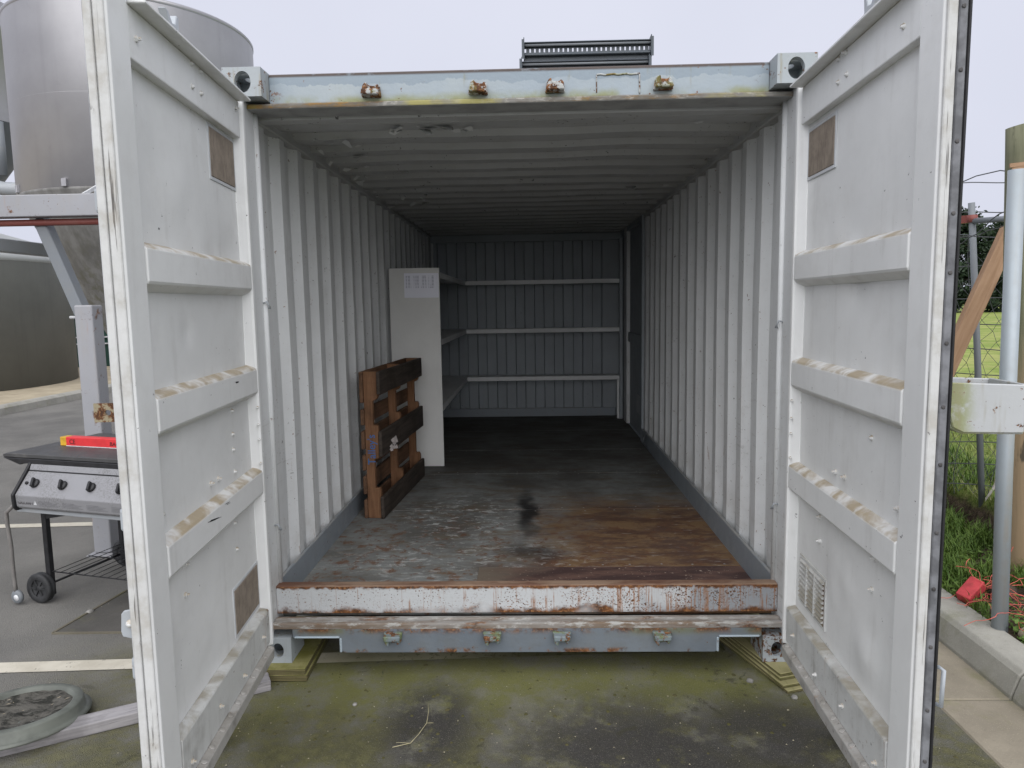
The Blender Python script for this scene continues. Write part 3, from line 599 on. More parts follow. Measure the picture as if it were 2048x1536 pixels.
# ------------------------------------------------------------------ doors
bolt_me = MB().lathe([(0,.0), (.013,.0), (.0125,.005), (.008,.0055), (.0075,.012), (.0,.013)], 8).mesh('bolt')
screw_me = MB().lathe([(0,.0), (.013,.0), (.0125,.005), (.008,.0055), (.0,.006)], 8).mesh('screw')
gscrew_me = MB().lathe([(0,.0), (.013,.0), (.0125,.005), (.008,.0055), (.0,.006)], 8).mesh('gasket_screw')
nut_me = MB().lathe([(0,.0), (.012,.0), (.012,.010), (.006,.0105), (.006,.022), (.0,.022)], 6, sm=False).mesh('nut')
def make_door(side):
    L = side < 0; th = R_(5.0 if L else 2.6)
    o = Vector((-1.135,-.03,0)) if L else Vector((1.14,-.03,0))
    u = Vector((math.sin(th), -math.cos(th), 0)) if L else Vector((-math.sin(th), -math.cos(th), 0))
    n = Vector((math.cos(th), math.sin(th), 0)) if L else Vector((-math.cos(th), math.sin(th), 0))
    D = lambda a, w, z: o + u*a + n*w + Vector((0,0,z))
    Bx = lambda a0, a1, w0, w1, z0, z1: MB().box(a0, a1, w0, w1, z0, z1).map(D)
    PW = -.036; Z0, Z1 = .06, 2.475
    # panel: gently dented sheet
    nu, nz = 34, 76; rnd = random.Random(3 if L else 8)
    dn = [(rnd.uniform(.1,.95), rnd.uniform(.3,2.2), rnd.uniform(.03,.09), rnd.uniform(-.006,.005)) for _ in range(26)]
    dn += [(.62,1.52,.035,-.010)] if L else [(.72,.42,.07,.012), (.55,.60,.05,.007)]
    def pw(a, z): return PW + sum(k*math.exp(-((a-x)**2+(z-y)**2)/(r*r)) for x, y, r, k in dn) + .003*mnoise.noise(Vector((a*2, z*2, side)))
    b = MB(); us = [.004+(1.0)*i/nu for i in range(nu+1)]; zs = [Z0+.02+(Z1-Z0-.04)*j/nz for j in range(nz+1)]
    for dd in (0, -.004):
        b.add([D(a, pw(a, z)+dd, z) for z in zs for a in us], [(j*(nu+1)+i, j*(nu+1)+i+1, (j+1)*(nu+1)+i+1, (j+1)*(nu+1)+i) for j in range(nz) for i in range(nu)], True)
    dr = b.build('door', M['door'], ct, label='open container door with plywood patches over both vents' if L else 'open container door with a rusty louvred vent')
    # stiles
    hp = [(.016,-.034), (-.012,-.006), (-.016,.003), (-.040,.003), (-.040,-.05), (.016,-.05)]
    hz0, hz1 = Z0+.035, Z1+.0
    b = MB(); nn = len(hp)
    lv = [(hz0,.0), (hz0+.035,1), (hz1-.035,1), (hz1,.0)]
    vs = []
    for z, k in lv:
        for a, w in hp: vs.append(D(a if k or a > -.03 else -.024, w, z))
    fs = [(j*nn+i, j*nn+(i+1) % nn, (j+1)*nn+(i+1) % nn, (j+1)*nn+i) for j in range(3) for i in range(nn)] + [tuple(range(nn)), tuple(3*nn+i for i in reversed(range(nn)))]
    b.add(vs, fs).build('hinge_stile', M['door'], dr, bevel=.003, seg=2)
    FE = 1.105
    MB().prism([(.972,-.034), (.978,-.004), (.984,.002), (FE-.006,.002), (FE,-.004), (FE,-.05), (.972,-.05)], lambda p, t: D(p[0], p[1], t), Z0, Z1).build('free_stile', M['door'], dr, bevel=.003, seg=2)
    # end cap / gaskets on the free edge
    if L:
        MB().prism([(FE+.0005,-.002), (FE+.006,-.004), (FE+.007,-.030), (FE+.0005,-.030)], lambda p, t: D(p[0], p[1], t), Z0, Z1).build('edge_strip', M['door_edge'], dr, bevel=.002)
        MB().prism([(FE+.0005,-.033), (FE+.009,-.033), (FE+.011,-.054), (FE+.0005,-.056)], lambda p, t: D(p[0], p[1], t), Z0-.02, Z1).build('edge_strip', M['door_edge'], dr, bevel=.002)
    else:
        MB().prism([(FE+.0005,-.001), (FE+.010,-.003), (FE+.012,-.026), (FE+.0005,-.026)], lambda p, t: D(p[0], p[1], t), Z0, Z1).build('edge_strip', M['door_edge'], dr, bevel=.002)
        MB().prism([(FE+.0005,-.028), (FE+.012,-.028), (FE+.020,-.046), (FE+.0005,-.046)], lambda p, t: D(p[0], p[1], t), Z0-.02, Z1).build('gasket', M['gasket'], dr, bevel=.003)
        MB().prism([(FE+.0005,-.047), (FE+.016,-.048), (FE+.020,-.055), (FE+.010,-.058), (FE+.0005,-.056)], lambda p, t: D(p[0], p[1], t), Z0-.03, Z1).build('gasket', M['black_rubber'], dr, bevel=.003)
        for k in range(14): put(link('screw', gscrew_me, M['screw_dark'], dr), D(FE+.015, -.037, .14+.168*k+.01*math.sin(k*2.3)), ((n*0+u).to_track_quat('Z','Y')).to_euler()).scale = (.45,.45,.5)
    # horizontal pressed ribs
    for zl, zh in ((1.665,1.800), (1.227,1.362), (.786,.917)):
        MB().prism([(PW,zl-.014), (.0,zl+.010), (.004,zl+.018), (.004,zh-.026), (.0,zh-.017), (PW,zh)], lambda p, t: D(t, p[0], p[1]), -.006, .975).build('rib', M['door'], dr, bevel=.006, seg=3)
    # top rail: web with inward flange along the top
    Bx(.013, .972, PW-.01, -.004, 2.295, 2.44).build('top_rail', M['door'], dr, bevel=.004, seg=2)
    Bx(.0135, .9715, PW-.01, .046, 2.4405, 2.452).build('top_flange', M['door'], dr, bevel=.003)
    # bottom rail: dusty shelf, web and lower lip
    MB().prism([(PW-.004,.268), (PW,.285), (-.002,.277), (.002,.270), (.0,.122), (-.04,.118)], lambda p, t: D(t, p[0], p[1]), .0142, .9715).build('bottom_rail', M['door_low'], dr, bevel=.002)
    MB().prism([(-.045,.1175), (.0,.1215), (.024,.1145), (.026,.110), (.024,.066), (-.045,.066)], lambda p, t: D(t, p[0], p[1]), .045, .971).build('bottom_lip', M['lip_dirt'], dr, bevel=.001)
    # vents
    def frame(a0, a1, z0, z1, mat, name):
        q = MB(); k = .014
        for A in ((a0-k, a0, z0-k, z1+k), (a1, a1+k, z0-k, z1+k), (a0, a1, z0-k, z0), (a0, a1, z1, z1+k)): q.box(A[0], A[1], PW-.002, PW+.004, A[2], A[3])
        q.map(D).build(name, mat, dr, bevel=.002)
    def patch(a0, a1, z0, z1):
        Bx(a0, a1, PW-.002, PW+.0055, z0, z1).build('vent_patch', M['patch'], dr, bevel=.002); frame(a0, a1, z0, z1, M['sealant'], 'sealant_bead')
    if L: patch(.030, .300, 2.095, 2.275); patch(.035, .335, .312, .490)
    else:
        patch(.030, .300, 2.088, 2.262); frame(.075, .350, .342, .520, M['door_low'], 'vent_frame'); Bx(.075, .350, PW-.0015, PW+.0035, .342, .520).build('vent_backing', M['hasp'], dr)
        for k in range(9):
            z = .352+.0195*k
            MB().prism([(PW+.002,z), (PW+.012,z+.002), (PW+.013,z+.005), (PW+.002,z+.013)], lambda p, t: D(t, p[0], p[1]), .079, .346).build('louvre', M['door_low'], dr)
        for a in (.165,.255): Bx(a, a+.010, PW+.003, PW+.0135, .345, .517).build('louvre_bar', M['door_low'], dr, bevel=.001)
    # bolts
    q_in = n.to_track_quat('Z','Y').to_euler()
    if L: bl = [(.517,2.427), (.439,2.426), (.521,2.351), (.442,2.351), (.225,1.195), (.224,1.101), (.229,1.039), (.233,.95), (.913,.978), (.27,.749), (.271,.642)]; nl = [(.502,.97), (.425,.969), (.775,.768), (.788,.669), (.06,2.40), (.93,2.36)]
    else: bl = [(.875,2.357), (.396,2.425), (.474,2.351), (.399,2.347), (.70,1.15), (.72,1.30)]; nl = [(.463,2.425), (.415,.97), (.498,.97), (.905,.975), (.271,.755), (.28,.661), (.768,.77), (.756,.662)]
    for lst, me in ((bl, bolt_me), (nl, nut_me)):
        for a, z in lst:
            w = -.004 if z > 2.29 else pw(a, z)
            e = put(link('bolt', me, M['bolt'] if rnd.random() < .5 else M['door'], dr), D(a, w-.001, z), q_in); e.scale = (.75,.75,.8)
    for k, z in enumerate((1.175,1.10,1.035,.93)): put(link('bolt', bolt_me, M['door'], dr), D(-.002, -.004, z), q_in).scale = (.5,.5,.6)
    for k in range(11):
        put(link('bolt', screw_me, M['lip_dirt'], dr), D(.06+.088*k+rnd.uniform(-.018,.018), .011+rnd.uniform(-.003,.003), .1180), (n*.30+Vector((0,0,.95))).to_track_quat('Z','Y').to_euler()).scale = (.9,.9,.8)
        if k % 3 == 1: put(link('bolt', nut_me, M['bolt'], dr), D(.03+.088*k, .000, .165+.03*(k % 2)), q_in).scale = (.7,.7,.7)
    if L:
        sc_ = MB(); rz = random.Random(2)
        for a0, z0, a1, z1, n_ in ((.50,.885,.42,.878,3), (.66,.872,.52,.850,5), (.30,1.315,.24,1.312,3)):
            for k in range(n_):
                p, q = rz.uniform(0,.5), rz.uniform(.6,1); e = rz.uniform(-.004,.004)
                A = (a0+(a1-a0)*p, z0+(z1-z0)*p+e); Bq = (a0+(a1-a0)*q, z0+(z1-z0)*q+e); w_ = rz.uniform(.0008,.0022)
                sc_.add([D(A[0], .0046, A[1]-w_), D(Bq[0], .0046, Bq[1]-w_*.4), D(Bq[0], .0046, Bq[1]+w_*.4), D(A[0], .0046, A[1]+w_)], [(0,1,2,3)])
        sc_.build('scuff_marks', M['black_rubber'], dr)
    # locking bars on the outer face
    OW = -.078
    for a in (.475, 1.03):
        q = MB().tube([D(a, OW, .03), D(a, OW, 2.53)], .0165, 12)
        rod = q.build('lock_rod', M['rod'], dr)
        for s_, zc in ((1,2.545), (-1,.0)):
            c = MB(); 
            c.prism([(-.038,-.035), (.038,-.035), (.048,.012), (.075,.052), (.050,.050), (.020,.022), (-.006,.026), (-.020,.060), (-.040,.060), (-.034,.012)], lambda p, t: D(a+p[0], OW+t, zc+s_*p[1]), -.012, .014)
            c.build('cam', M['rod'], rod, bevel=.003)
        for zc in ((.40,.715,1.45,2.2) if a < .8 else (.55,1.0,1.9)):
            Bx(a-.045, a+(.045 if a < .8 else .012), OW-.022, -.051, zc-.035, zc+.035).build('rod_bracket', M['rod'], rod, bevel=.010, seg=2)
    for z in (.35,.95,1.6,2.2):
        MB().tube([D(-.052, -.058, z-.05), D(-.052, -.058, z+.05)], .013, 8).build('hinge', M['rod'], dr)
        Bx(-.052, .10, -.056, -.0505, z-.035, z+.035).build('hinge_blade', M['rod'], dr, bevel=.003)
    if L:
        # hasp plate and small keeper seen beyond the free edge
        def hp_(a, c, t): return D(FE-.012+t, -.078-a, 1.322+c)
        MB().holed(.074, .052, .008, .008, .006, hp_, 16).build('hasp_plate', M['hasp'], dr, label='rusty hasp plate with one hole')
        MB().prism([(-.052,.665), (-.090,.675), (-.094,.690), (-.090,.742), (-.082,.752), (-.052,.756)], lambda p, t: D(1.085+t, p[0], p[1]), 0, .008).build('handle_catch', M['rod'], dr, bevel=.003, seg=2)
        put(link('bolt', bolt_me, M['rod'], dr), D(1.094, -.064, .715), u.to_track_quat('Z','Y').to_euler())
    else:
        # open-topped steel lock box welded behind the free edge
        pts = [(-.055,1.375), (-.062,1.300), (-.075,1.250), (-.105,1.234), (-.262,1.232), (-.266,1.240), (-.262,1.368), (-.256,1.368), (-.257,1.241), (-.108,1.242), (-.082,1.256), (-.070,1.302), (-.063,1.375)]
        MB().prism(pts, lambda p, t: D(t, p[0], p[1]), .93, 1.085).build('lock_box', M['lockbox'], dr, bevel=.002, label='open topped white steel lock box stained with moss')
        MB().prism([(-.060,1.374), (-.066,1.300), (-.079,1.252), (-.107,1.238), (-.262,1.236), (-.262,1.366)], lambda p, t: D(t, p[0], p[1]), 1.0852, 1.091).build('lock_box_front', M['lockbox'], dr, bevel=.003)
        MB().prism([(-.060,1.374), (-.066,1.300), (-.079,1.252), (-.107,1.238), (-.262,1.236), (-.262,1.366)], lambda p, t: D(t, p[0], p[1]), .924, .9298).build('lock_box_back', M['lockbox'], dr, bevel=.003)
        MB().tube([D(1.075, -.082, .46), D(1.09, -.088, .46), D(1.095, -.088, .57), D(1.075, -.082, .57)], .006, 6).build('handle', M['rod'], dr)
    return dr
def lockbox_mat():
    g = G('lock box paint'); x = g.xyz(); n = g.noise(12, 6, .7); c = g.mix(g.noise(6), (.44,.455,.465), (.36,.37,.375)); ms = g.mul(g.thr(g.addm(x['X'], g.mul(g.op('SUBTRACT', n, .5), .12)), 1.235, 1.18), g.thr(n, .3, .5)); c = g.mix(g.mul(ms, .9), c, g.mix(n, (.13,.16,.03), (.30,.31,.13)))
    c = g.mix(g.thr(g.noise(24, 6, .72), .60, .64), c, rustcol(g, 40)); c = g.mix(g.mul(g.thr(g.noise(30, 3, .6, st=(1,1,.1)), .5, .7), .5), c, (.25,.23,.16)); c = g.mix(g.mul(g.thr(x['Z'], 1.245, 1.232), g.thr(n, .35, .5)), c, (.28,.29,.13)); return g.done(c, .55, n, .002, 0, .3)
M['lockbox'] = lockbox_mat()
make_door(-1); make_door(1)

# ================================================================== INSIDE THE CONTAINER
FZ = .1915
sh = thing('shelving', 'L-shaped built-in shelving along the end wall with white end board', 'shelving', (-.95, 3.1, FZ))
sl_ = sh.location
def S(b, name, mat, **k): return b.map(lambda x, y, z: (x-sl_.x, y-sl_.y, z-sl_.z)).build(name, mat, sh, **k)
S(MB().box(-1.165, -.733, 3.085, 3.103, FZ+.001, 1.92), 'end_board', M['endpanel'], bevel=.002)
for z in (1.882, 1.302, .722):
    S(MB().box(-1.165, -.760, 3.104, 5.80, z-.018, z), 'shelf_board', M['shelf'], bevel=.002)
    S(MB().box(-.7595, -.735, 3.104, 5.575, z-.048, z+.001), 'shelf_lipping', M['shelf'], bevel=.002)
    S(MB().box(-.758, 1.108, 5.5755, 5.80, z-.0185, z-.0005), 'shelf_board', M['shelf'], bevel=.002)
    S(MB().box(-.734, 1.108, 5.550, 5.575, z-.048, z+.0015), 'shelf_lipping', M['shelf'], bevel=.002)
S(MB().box(1.109, 1.148, 5.54, 5.60, FZ+.001, 2.36), 'upright', M['backwall'], bevel=.002)
S(MB().box(1.085, 1.108, 5.576, 5.60, FZ+.001, .72-.02), 'upright', M['shelf'], bevel=.002)
pn = MB().box(-.148, .148, 0, .0012, -.104, .104).build('paper_notice', M['paper']); put(pn, (-.887, 3.0832, 1.772), (0, .008, 0))
tag(pn, 'printed white paper sheet in a sleeve taped to the white shelf end board', 'notice')

# pallet standing on edge against the side wall
pl = thing('wooden_pallet', 'brown wooden pallet standing on edge against the corrugated wall', 'pallet', (-1.0, 1.565, FZ), (0, 0, R_(-4.2)))
PH = .985
def stringer(y):
    # notched bearer, notches towards the room
    pts = [(-.060,0), (.032,0), (.032,.185), (.024,.205), (-.004,.205), (-.004,.400), (.026,.408), (.030,.425), (.030,.610), (.022,.628), (-.004,.628), (-.004,.790), (.020,.798), (.032,.815), (.032,PH), (-.060,PH)]
    return MB().prism(pts, lambda p, t: (p[0], t, p[1]), y, y+.042).build('stringer', M['pal_stringer'], pl, bevel=.004)
for y in (0, .575, 1.15): stringer(y)
rp = random.Random(4)
for z0, z1 in ((.0,.150), (.420,.590), (.835,PH)):
    a, c_ = rp.uniform(-.004,.004), rp.uniform(-.004,.004)
    MB().add([(.0325,-.012+a,z0), (.0325,1.205,z0+c_), (.0325,1.205,z1+c_), (.0325,-.012+a,z1), (.056,-.012+a,z0), (.056,1.205,z0+c_), (.056,1.205,z1+c_), (.056,-.012+a,z1)], [(0,1,2,3), (7,6,5,4), (0,4,5,1), (1,5,6,2), (2,6,7,3), (3,7,4,0)]).build('bottom_board', M['pal_dark'], pl, bevel=.004)
for z0, z1 in ((.0,.125), (.165,.285), (.325,.43), (.47,.59), (.63,.735), (.78,PH)):
    j = rp.uniform(-.012,.004); MB().box(-.084, -.0605, -.008+j, 1.205+j, z0, z1).build('deck_board', M['pal_slat'], pl, bevel=.004)
tm = text_mesh("Talley's", .082, .0004, 0, .84)
for v in tm.vertices: v.co = Vector((-v.co.y*.92, -.0007-v.co.z, v.co.x))
link('stencil', tm, M['blueink'], pl).location = (.006, 0, .365)
fl = MB(); rf = random.Random(5)
for k in range(10):
    a = Vector((.0575, .16+rf.uniform(0,.14), .44+rf.uniform(-.02,.06))); fl.add([a, a+Vector((.010,.03,.012)), a+Vector((.014,.045,-.018)), a+Vector((.004,.02,-.02))], [(0,1,2,3)])
fl.build('torn_wrap', M['ribbon'], pl)

# ================================================================== ON THE ROOF
def tray(name, label, x0, z, w, y, yaw, solid=False):
    t = thing(name, label, 'cable tray', (x0, y, z), (0, 0, yaw), 'slotted steel trays on the container roof')
    h = .072; n = 25
    # front web with a row of slots
    b = MB(); z0, z1 = .034, .050; pitch = (w-.03)/n
    b.box(0, w, 0, .003, 0, z0); b.box(0, w, 0, .003, z1, h)
    for k in range(n+1):
        x = .015+pitch*k; b.box(max(0, x-pitch*.34), min(w, x+pitch*.34), .0002, .0028, z0-.0001, z1+.0001)
    if solid: b.box(0, w, .0031, .005, .001, h-.001)
    b.build('slotted_rail', M['traydark'], t)
    MB().box(0, w, -.022, -.0002, h-.004, h+.001).build('rail_flange', M['traydark'], t, bevel=.002)
    MB().box(0, w, -.022, -.0002, .014, .024).build('rail_flange', M['traydark'], t, bevel=.003)
    MB().tube([(0,-.014,.060), (w,-.014,.060)], .006, 8).build('rail_bead', M['oldpipe'], t)
    for x in (-.004, w):
        MB().prism([(-.03,-.004), (.30,-.004), (.30,.020), (.05,.022), (.030,h+.016), (-.03,h+.018)], lambda p, q: (x+q, p[0], p[1]), 0, .004).build('end_plate', M['traydark'], t, bevel=.001)
        MB().box(x+(-.008 if x < .1 else .004), x+(0 if x < .1 else .012), -.030, -.027, .0, h+.010).build('end_flange', M['traydark'], t)
    MB().box(0, w, .004, .30, -.003, .0).build('base_plate', M['traydark'], t)
    MB().box(0, w, .297, .30, .0002, .03).build('rear_rail', M['traydark'], t)
    return t
tray('cable_tray', 'dark slotted cable tray at the bottom of the stack on the roof', .022, 2.602, .562, .30, R_(.4), True)
tray('cable_tray', 'dark slotted cable tray on top of the stack on the roof', .033, 2.684, .560, .30, R_(.2))
MB().box(-1.149, 1.149, 5.926, 5.95, .06, 2.593).build('light_leak_plate', M['bluegrey'], ct)  # added unseen plate, blocks light leaking in above the end wall
rb_ = MB().box(-1.16, 1.16, .301, 5.925, 2.50, 2.594); rb_.build('roof_skin', M['bluegrey'], ct)

# ================================================================== UNDER THE CORNERS, ON THE ASPHALT
def ply(x, y, w, d, z, t, yaw, label):
    o = MB().box(-w/2, w/2, -d/2, d/2, 0, t).build('plywood_sheet', M['ply'], None, bevel=.0025)
    put(o, (x, y, z), (0, 0, yaw)); return tag(o, label, 'plywood', 'plywood packers under the container')
ply(-1.165,.22,.36,.55, GZ+.001, .031, R_(2), 'mossy plywood sheet lowest under the corner casting by the grey timber')
ply(-1.165,.218,.355,.545, GZ+.0325, .0295, R_(1.2), 'mossy plywood sheet on top under the corner casting by the grey timber')
px_, py_, ya_ = 1.137, .195, R_(18)
ply(px_+.026,py_-.009,.32,.62, GZ+.001, .015, ya_+R_(1), 'algae covered plywood sheet at the bottom of the four-sheet stack')
ply(px_+.022,py_+.0,.31,.61, GZ+.0165, .0145, ya_+R_(-1.5), 'algae covered plywood sheet second from the bottom of the four-sheet stack')
ply(px_+.010,py_+.028,.29,.60, GZ+.0315, .015, ya_-R_(1), 'algae covered plywood sheet second from the top of the four-sheet stack')
ply(px_+.006,py_+.034,.285,.60, GZ+.047, .0145, ya_, 'algae covered plywood sheet on top of the four-sheet stack')
# weathered timber
a, b2 = Vector((-2.06,-.585,0)), Vector((-1.13,-.085,0)); dd = (b2-a); tb = MB()
tlen = dd.length
N = 14; vs = []
for i in range(N+1):
    x = tlen*i/N; 
    for yy_, zz_ in ((-.045,0), (.045,0), (.045,.048), (-.045,.048)): vs.append((x, yy_+.002*mnoise.noise(Vector((x*3, yy_*40, 1))), zz_+(.0018*mnoise.noise(Vector((x*4, yy_*30, 5))) if zz_ > 0 else 0)))
tb.add(vs, [(4*i+k, 4*i+(k+1) % 4, 4*i+4+(k+1) % 4, 4*i+4+k) for i in range(N) for k in range(4)] + [(0,1,2,3), (4*N+3, 4*N+2, 4*N+1, 4*N)])
tb = tb.build('timber_prop', M['timber'], None, bevel=.005, seg=2); put(tb, (a.x, a.y, GZ+.0005), (0, 0, math.atan2(dd.y, dd.x)))
tag(tb, 'long weathered grey timber lying under the open door beside the round lid', 'timber')
# round lid
ld = thing('round_lid', 'round grey green plastic lid full of mud and leaf litter on the asphalt', 'lid', (-2.03,-.40,GZ+.030), (R_(-5), R_(-1), 0))
LR = .250
MB().lathe([(.0,.0), (LR-.03,.0), (LR,.004), (LR+.004,.010), (LR-.012,.016), (LR-.020,.020), (LR-.024,.050), (LR-.030,.056), (LR-.055,.058), (LR-.062,.054), (LR-.066,.022), (.0,.018)], 72).build('lid_shell', M['lid'], ld)
vs, fs = [], []; rings, seg = 14, 48
for i in range(rings+1):
    for k in range(seg):
        r = (LR-.064)*i/rings; an = 2*math.pi*k/seg; x, y = r*math.cos(an), r*math.sin(an)
        vs.append((x, y, .026+.010*mnoise.noise(Vector((x*16, y*16, 2)))+.007*mnoise.noise(Vector((x*45, y*45, 6)))+.012*max(0, r-.10)/.07))
fs = [(i*seg+k, i*seg+(k+1) % seg, (i+1)*seg+(k+1) % seg, (i+1)*seg+k) for i in range(rings) for k in range(seg)]
MB().add(vs, fs, True).build('mud_fill', M['litter'], ld)
lf = MB(); rl = random.Random(9)
for k in range(9):
    r = (LR-.075)*math.sqrt(rl.random()); an = rl.uniform(0, 6.3); c = Vector((r*math.cos(an), r*math.sin(an), .037+rl.uniform(0,.006))); q = rl.uniform(0, 6.3); l_ = rl.uniform(.005,.016); d = Vector((math.cos(q), math.sin(q), rl.uniform(-.15,.25)))*l_; s_ = Vector((-d.y, d.x, 0))*rl.uniform(.15,.4)
    lf.add([c-d, c+s_, c+d, c-s_], [(0,1,2,3)])
lf.build('leaf_litter', M['path'], ld, kind='stuff')
# litter, stones and twig on the ground
def pebble(rng, r):
    b = bmesh.new(); bmesh.ops.create_icosphere(b, subdivisions=2, radius=r)
    for v in b.verts: v.co *= 1+.35*mnoise.noise(v.co*2.2/r*.5+Vector((rng.random()*20,0,0))); v.co.z *= .62
    me = bpy.data.meshes.new('stone'); b.to_mesh(me); b.free(); me.polygons.foreach_set('use_smooth', [True]*len(me.polygons)); return me
rs = random.Random(21)
def stone(x, y, r, label, z=GZ): o = link('stone', pebble(rs, r), M['stone']); put(o, (x, y, z+r*.3), (0,0,rs.uniform(0,6))); tag(o, label, 'stone')
stone(1.13,-.185,.014, 'pale grey pebble just in front of the four-sheet plywood stack')
stone(.985,-.055,.015, 'grey pebble beside the edge of the four-sheet plywood stack')
stone(-.715,-.235,.011, 'small dark pebble on the moss near the two plywood sheets')
stone(-2.42,.68,.020, 'pale stone on asphalt in front of the barbecue wheel')
stone(-2.53,1.80,.024, 'grey stone on asphalt behind the barbecue leg')
stone(-1.38,-.56,.012, 'pale pebble on asphalt beneath the bottom rail of the patched door')
stone(1.26,-.50,.013, 'flat pale pebble under the door with the louvred vent')
tw = MB(); 
def wander(p0, p1, n, amp, rng, z): 
    a, b_ = Vector(p0), Vector(p1); return [(*(a.lerp(b_, i/n) + Vector((rng.uniform(-amp,amp), rng.uniform(-amp,amp)))), z+rng.uniform(0,.002)) for i in range(n+1)]
tw.tube([(-.405,-.235,GZ+.004), (-.395,-.30,GZ+.006), (-.392,-.37,GZ+.004), (-.412,-.45,GZ+.007), (-.435,-.50,GZ+.004), (-.50,-.525,GZ+.003)], .0016, 5); tw.tube([(-.392,-.37,GZ+.004), (-.365,-.372,GZ+.006)], .001, 4); tw.tube([(-.435,-.50,GZ+.004), (-.49,-.50,GZ+.006)], .001, 4)
tw = tw.build('twig', M['twig']); tag(tw, 'thin pale dry twig lying on the dark stain in front of the sill', 'twig')
fk_ = MB(); rr_ = random.Random(14)
for k in range(900):
    x = rr_.uniform(-3.4, 2.0); y = rr_.uniform(-1.2, 1.6) if x < -1.4 else rr_.uniform(-1.25, .05)
    if x > 1.68: continue
    q = rr_.uniform(0, 6.3); l_ = rr_.uniform(.0012,.0040)*(1.9 if rr_.random() < .06 else 1); d = Vector((math.cos(q), math.sin(q), 0))*l_; s_ = Vector((-d.y, d.x, 0))*rr_.uniform(.35,.9); c = Vector((x, y, GZ+.0028+rr_.uniform(0,.002))); t_ = Vector((0,0,.0025))
    fk_.add([c-d, c+s_+t_, c+d, c-s_+t_*.4], [(0,1,2,3)])
fk_.build('ground_litter', M['flake'], kind='stuff')
# little moss clods hugging the asphalt
cl = MB()
for k in range(260):
    x = rr_.uniform(-1.5, 1.6); y = rr_.uniform(-1.1, .1); r = rr_.uniform(.003,.011); c = Vector((x, y, GZ)); sg = 6
    vs = [c+Vector((0,0,r*.7))] + [c+Vector((math.cos(6.283*i/sg)*r*rr_.uniform(.7,1.3), math.sin(6.283*i/sg)*r*rr_.uniform(.7,1.3), 0)) for i in range(sg)]
    cl.add(vs, [(0, 1+i, 1+(i+1) % sg) for i in range(sg)], True)
mc = G('moss clod'); cl.build('moss_clods', mc.done(mc.mix(mc.noise(8), (.06,.065,.02), (.10,.085,.05)), .95, None, spec=.1), kind='stuff')

# ================================================================== BARBECUE
bq = thing('barbecue', 'silver panelled gas barbecue trolley with black lid, knobs and wheels', 'barbecue', (-2.745,.85,GZ), (0,0,R_(-15)))
for u_, v_ in ((0,.0), (0,.52), (.95,.0), (.95,.52)):
    MB().box(u_-.016, u_+.016, v_-.016, v_+.016, .035 if u_ < .5 else 0, .62).build('leg', M['bbq_black'], bq, bevel=.003)
# control panel
pp = [(-.135,.585), (-.150,.600), (-.155,.665), (-.060,.780), (-.045,.815), (-.02,.815), (-.02,.585)]
MB().prism(pp, lambda p, t: (t, p[0], p[1]), -.015, 1.02).build('control_panel', M['bbq_panel'], bq, bevel=.004, seg=2)
pe = [(-.150,.575), (-.165,.600), (-.168,.668), (-.070,.792), (-.045,.825), (.0,.825), (.0,.575)]
for t0, t1 in ((-.032,-.0155), (1.0205,1.037)):
    MB().prism(pe, lambda p, t: (t, p[0], p[1]), t0, t1).build('panel_end_cap', M['bbq_black'], bq, bevel=.004)
MB().box(-.06, 1.0, -.118, -.02, .558, .5845).build('drip_channel', M['galv'], bq, bevel=.003)
MB().bar((-.014,-.0605,.7825), (1.019,-.0605,.7825), .004, .006).build('panel_groove', M['bbq_black'], bq)
pd = Vector((0,-.115,-.095)).normalized()  # down the slanted face
pn_ = Vector((0,-.770,.637)).normalized()
qk = pn_.to_track_quat('Z','Y').to_euler()
def knob(u_, k):
    b = MB().lathe([(0,0), (.021,0), (.021,.006), (.018,.012), (.0,.013)], 20); b.box(-.0055,.0055,-.021,.021,.010,.026)
    o = b.build('knob', M['bbq_black'], bq, bevel=.002); p = Vector((u_, -.1085, .7225)); put(o, p, qk); o.rotation_euler.rotate_axis('Z', R_(18*k)); o.scale = (1.25, 1.25, 1.2)
for k, u_ in enumerate((.085,.28,.475,.67)): knob(u_, [1,1.2,.8,1][k])
b = MB().lathe([(0,0), (.009,0), (.009,.006), (.005,.007), (.005,.012), (0,.012)], 12).build('ignition_button', M['bbq_black'], bq); put(b, (.025,-.1085,.7225), qk)
t = text_mesh('GASCRAFT', .024, .0003, 0, .95); o = link('maker_name', t, M['ink'], bq); put(o, (.0,-.1525,.617), (R_(88),0,0))
wt_ = MB().add([(.115,-.1545,.618), (.138,-.1545,.618), (.1265,-.1545,.640)], [(0,1,2)]).build('warning_triangle', M['white'], bq)
t = text_mesh('!', .016, .0003); put(link('warning_mark', t, M['ink'], bq), (.124,-.1553,.6205), (R_(88),0,0))
q = MB()
for r_ in range(4):
    for s_ in range(5):
        q.box(.15+.165*s_, .15+.165*s_+[.14,.11,.13,.08][r_], -.1552, -.1545, .616+.0075*r_, .6172+.0075*r_)
q.build('warning_text', M['greyink'], bq)
# flat hood and side skirt
hd = MB().prism([(-.225,.845), (-.225,.862), (-.20,.868), (1.13,.868), (1.15,.845)], lambda p, t: (p[0], t, p[1]), -.040, .60).build('hood_top', M['bbq_top'], bq, bevel=.003)
MB().prism([(-.224,.843), (1.148,.843), (1.05,.815), (-.075,.815), (-.10,.805)], lambda p, t: (p[0], t, p[1]), -.044, .598).build('firebox', M['bbq_black'], bq, bevel=.003)
MB().box(-.03, 1.0, .03, .5, .60, .8145).build('burner_box', M['bbq_black'], bq)
MB().prism([(.017,.565), (.34,.572), (.30,.545), (.017,.490)], lambda p, t: (p[0], t, p[1]), -.012, -.008).build('gusset', M['bbq_black'], bq)
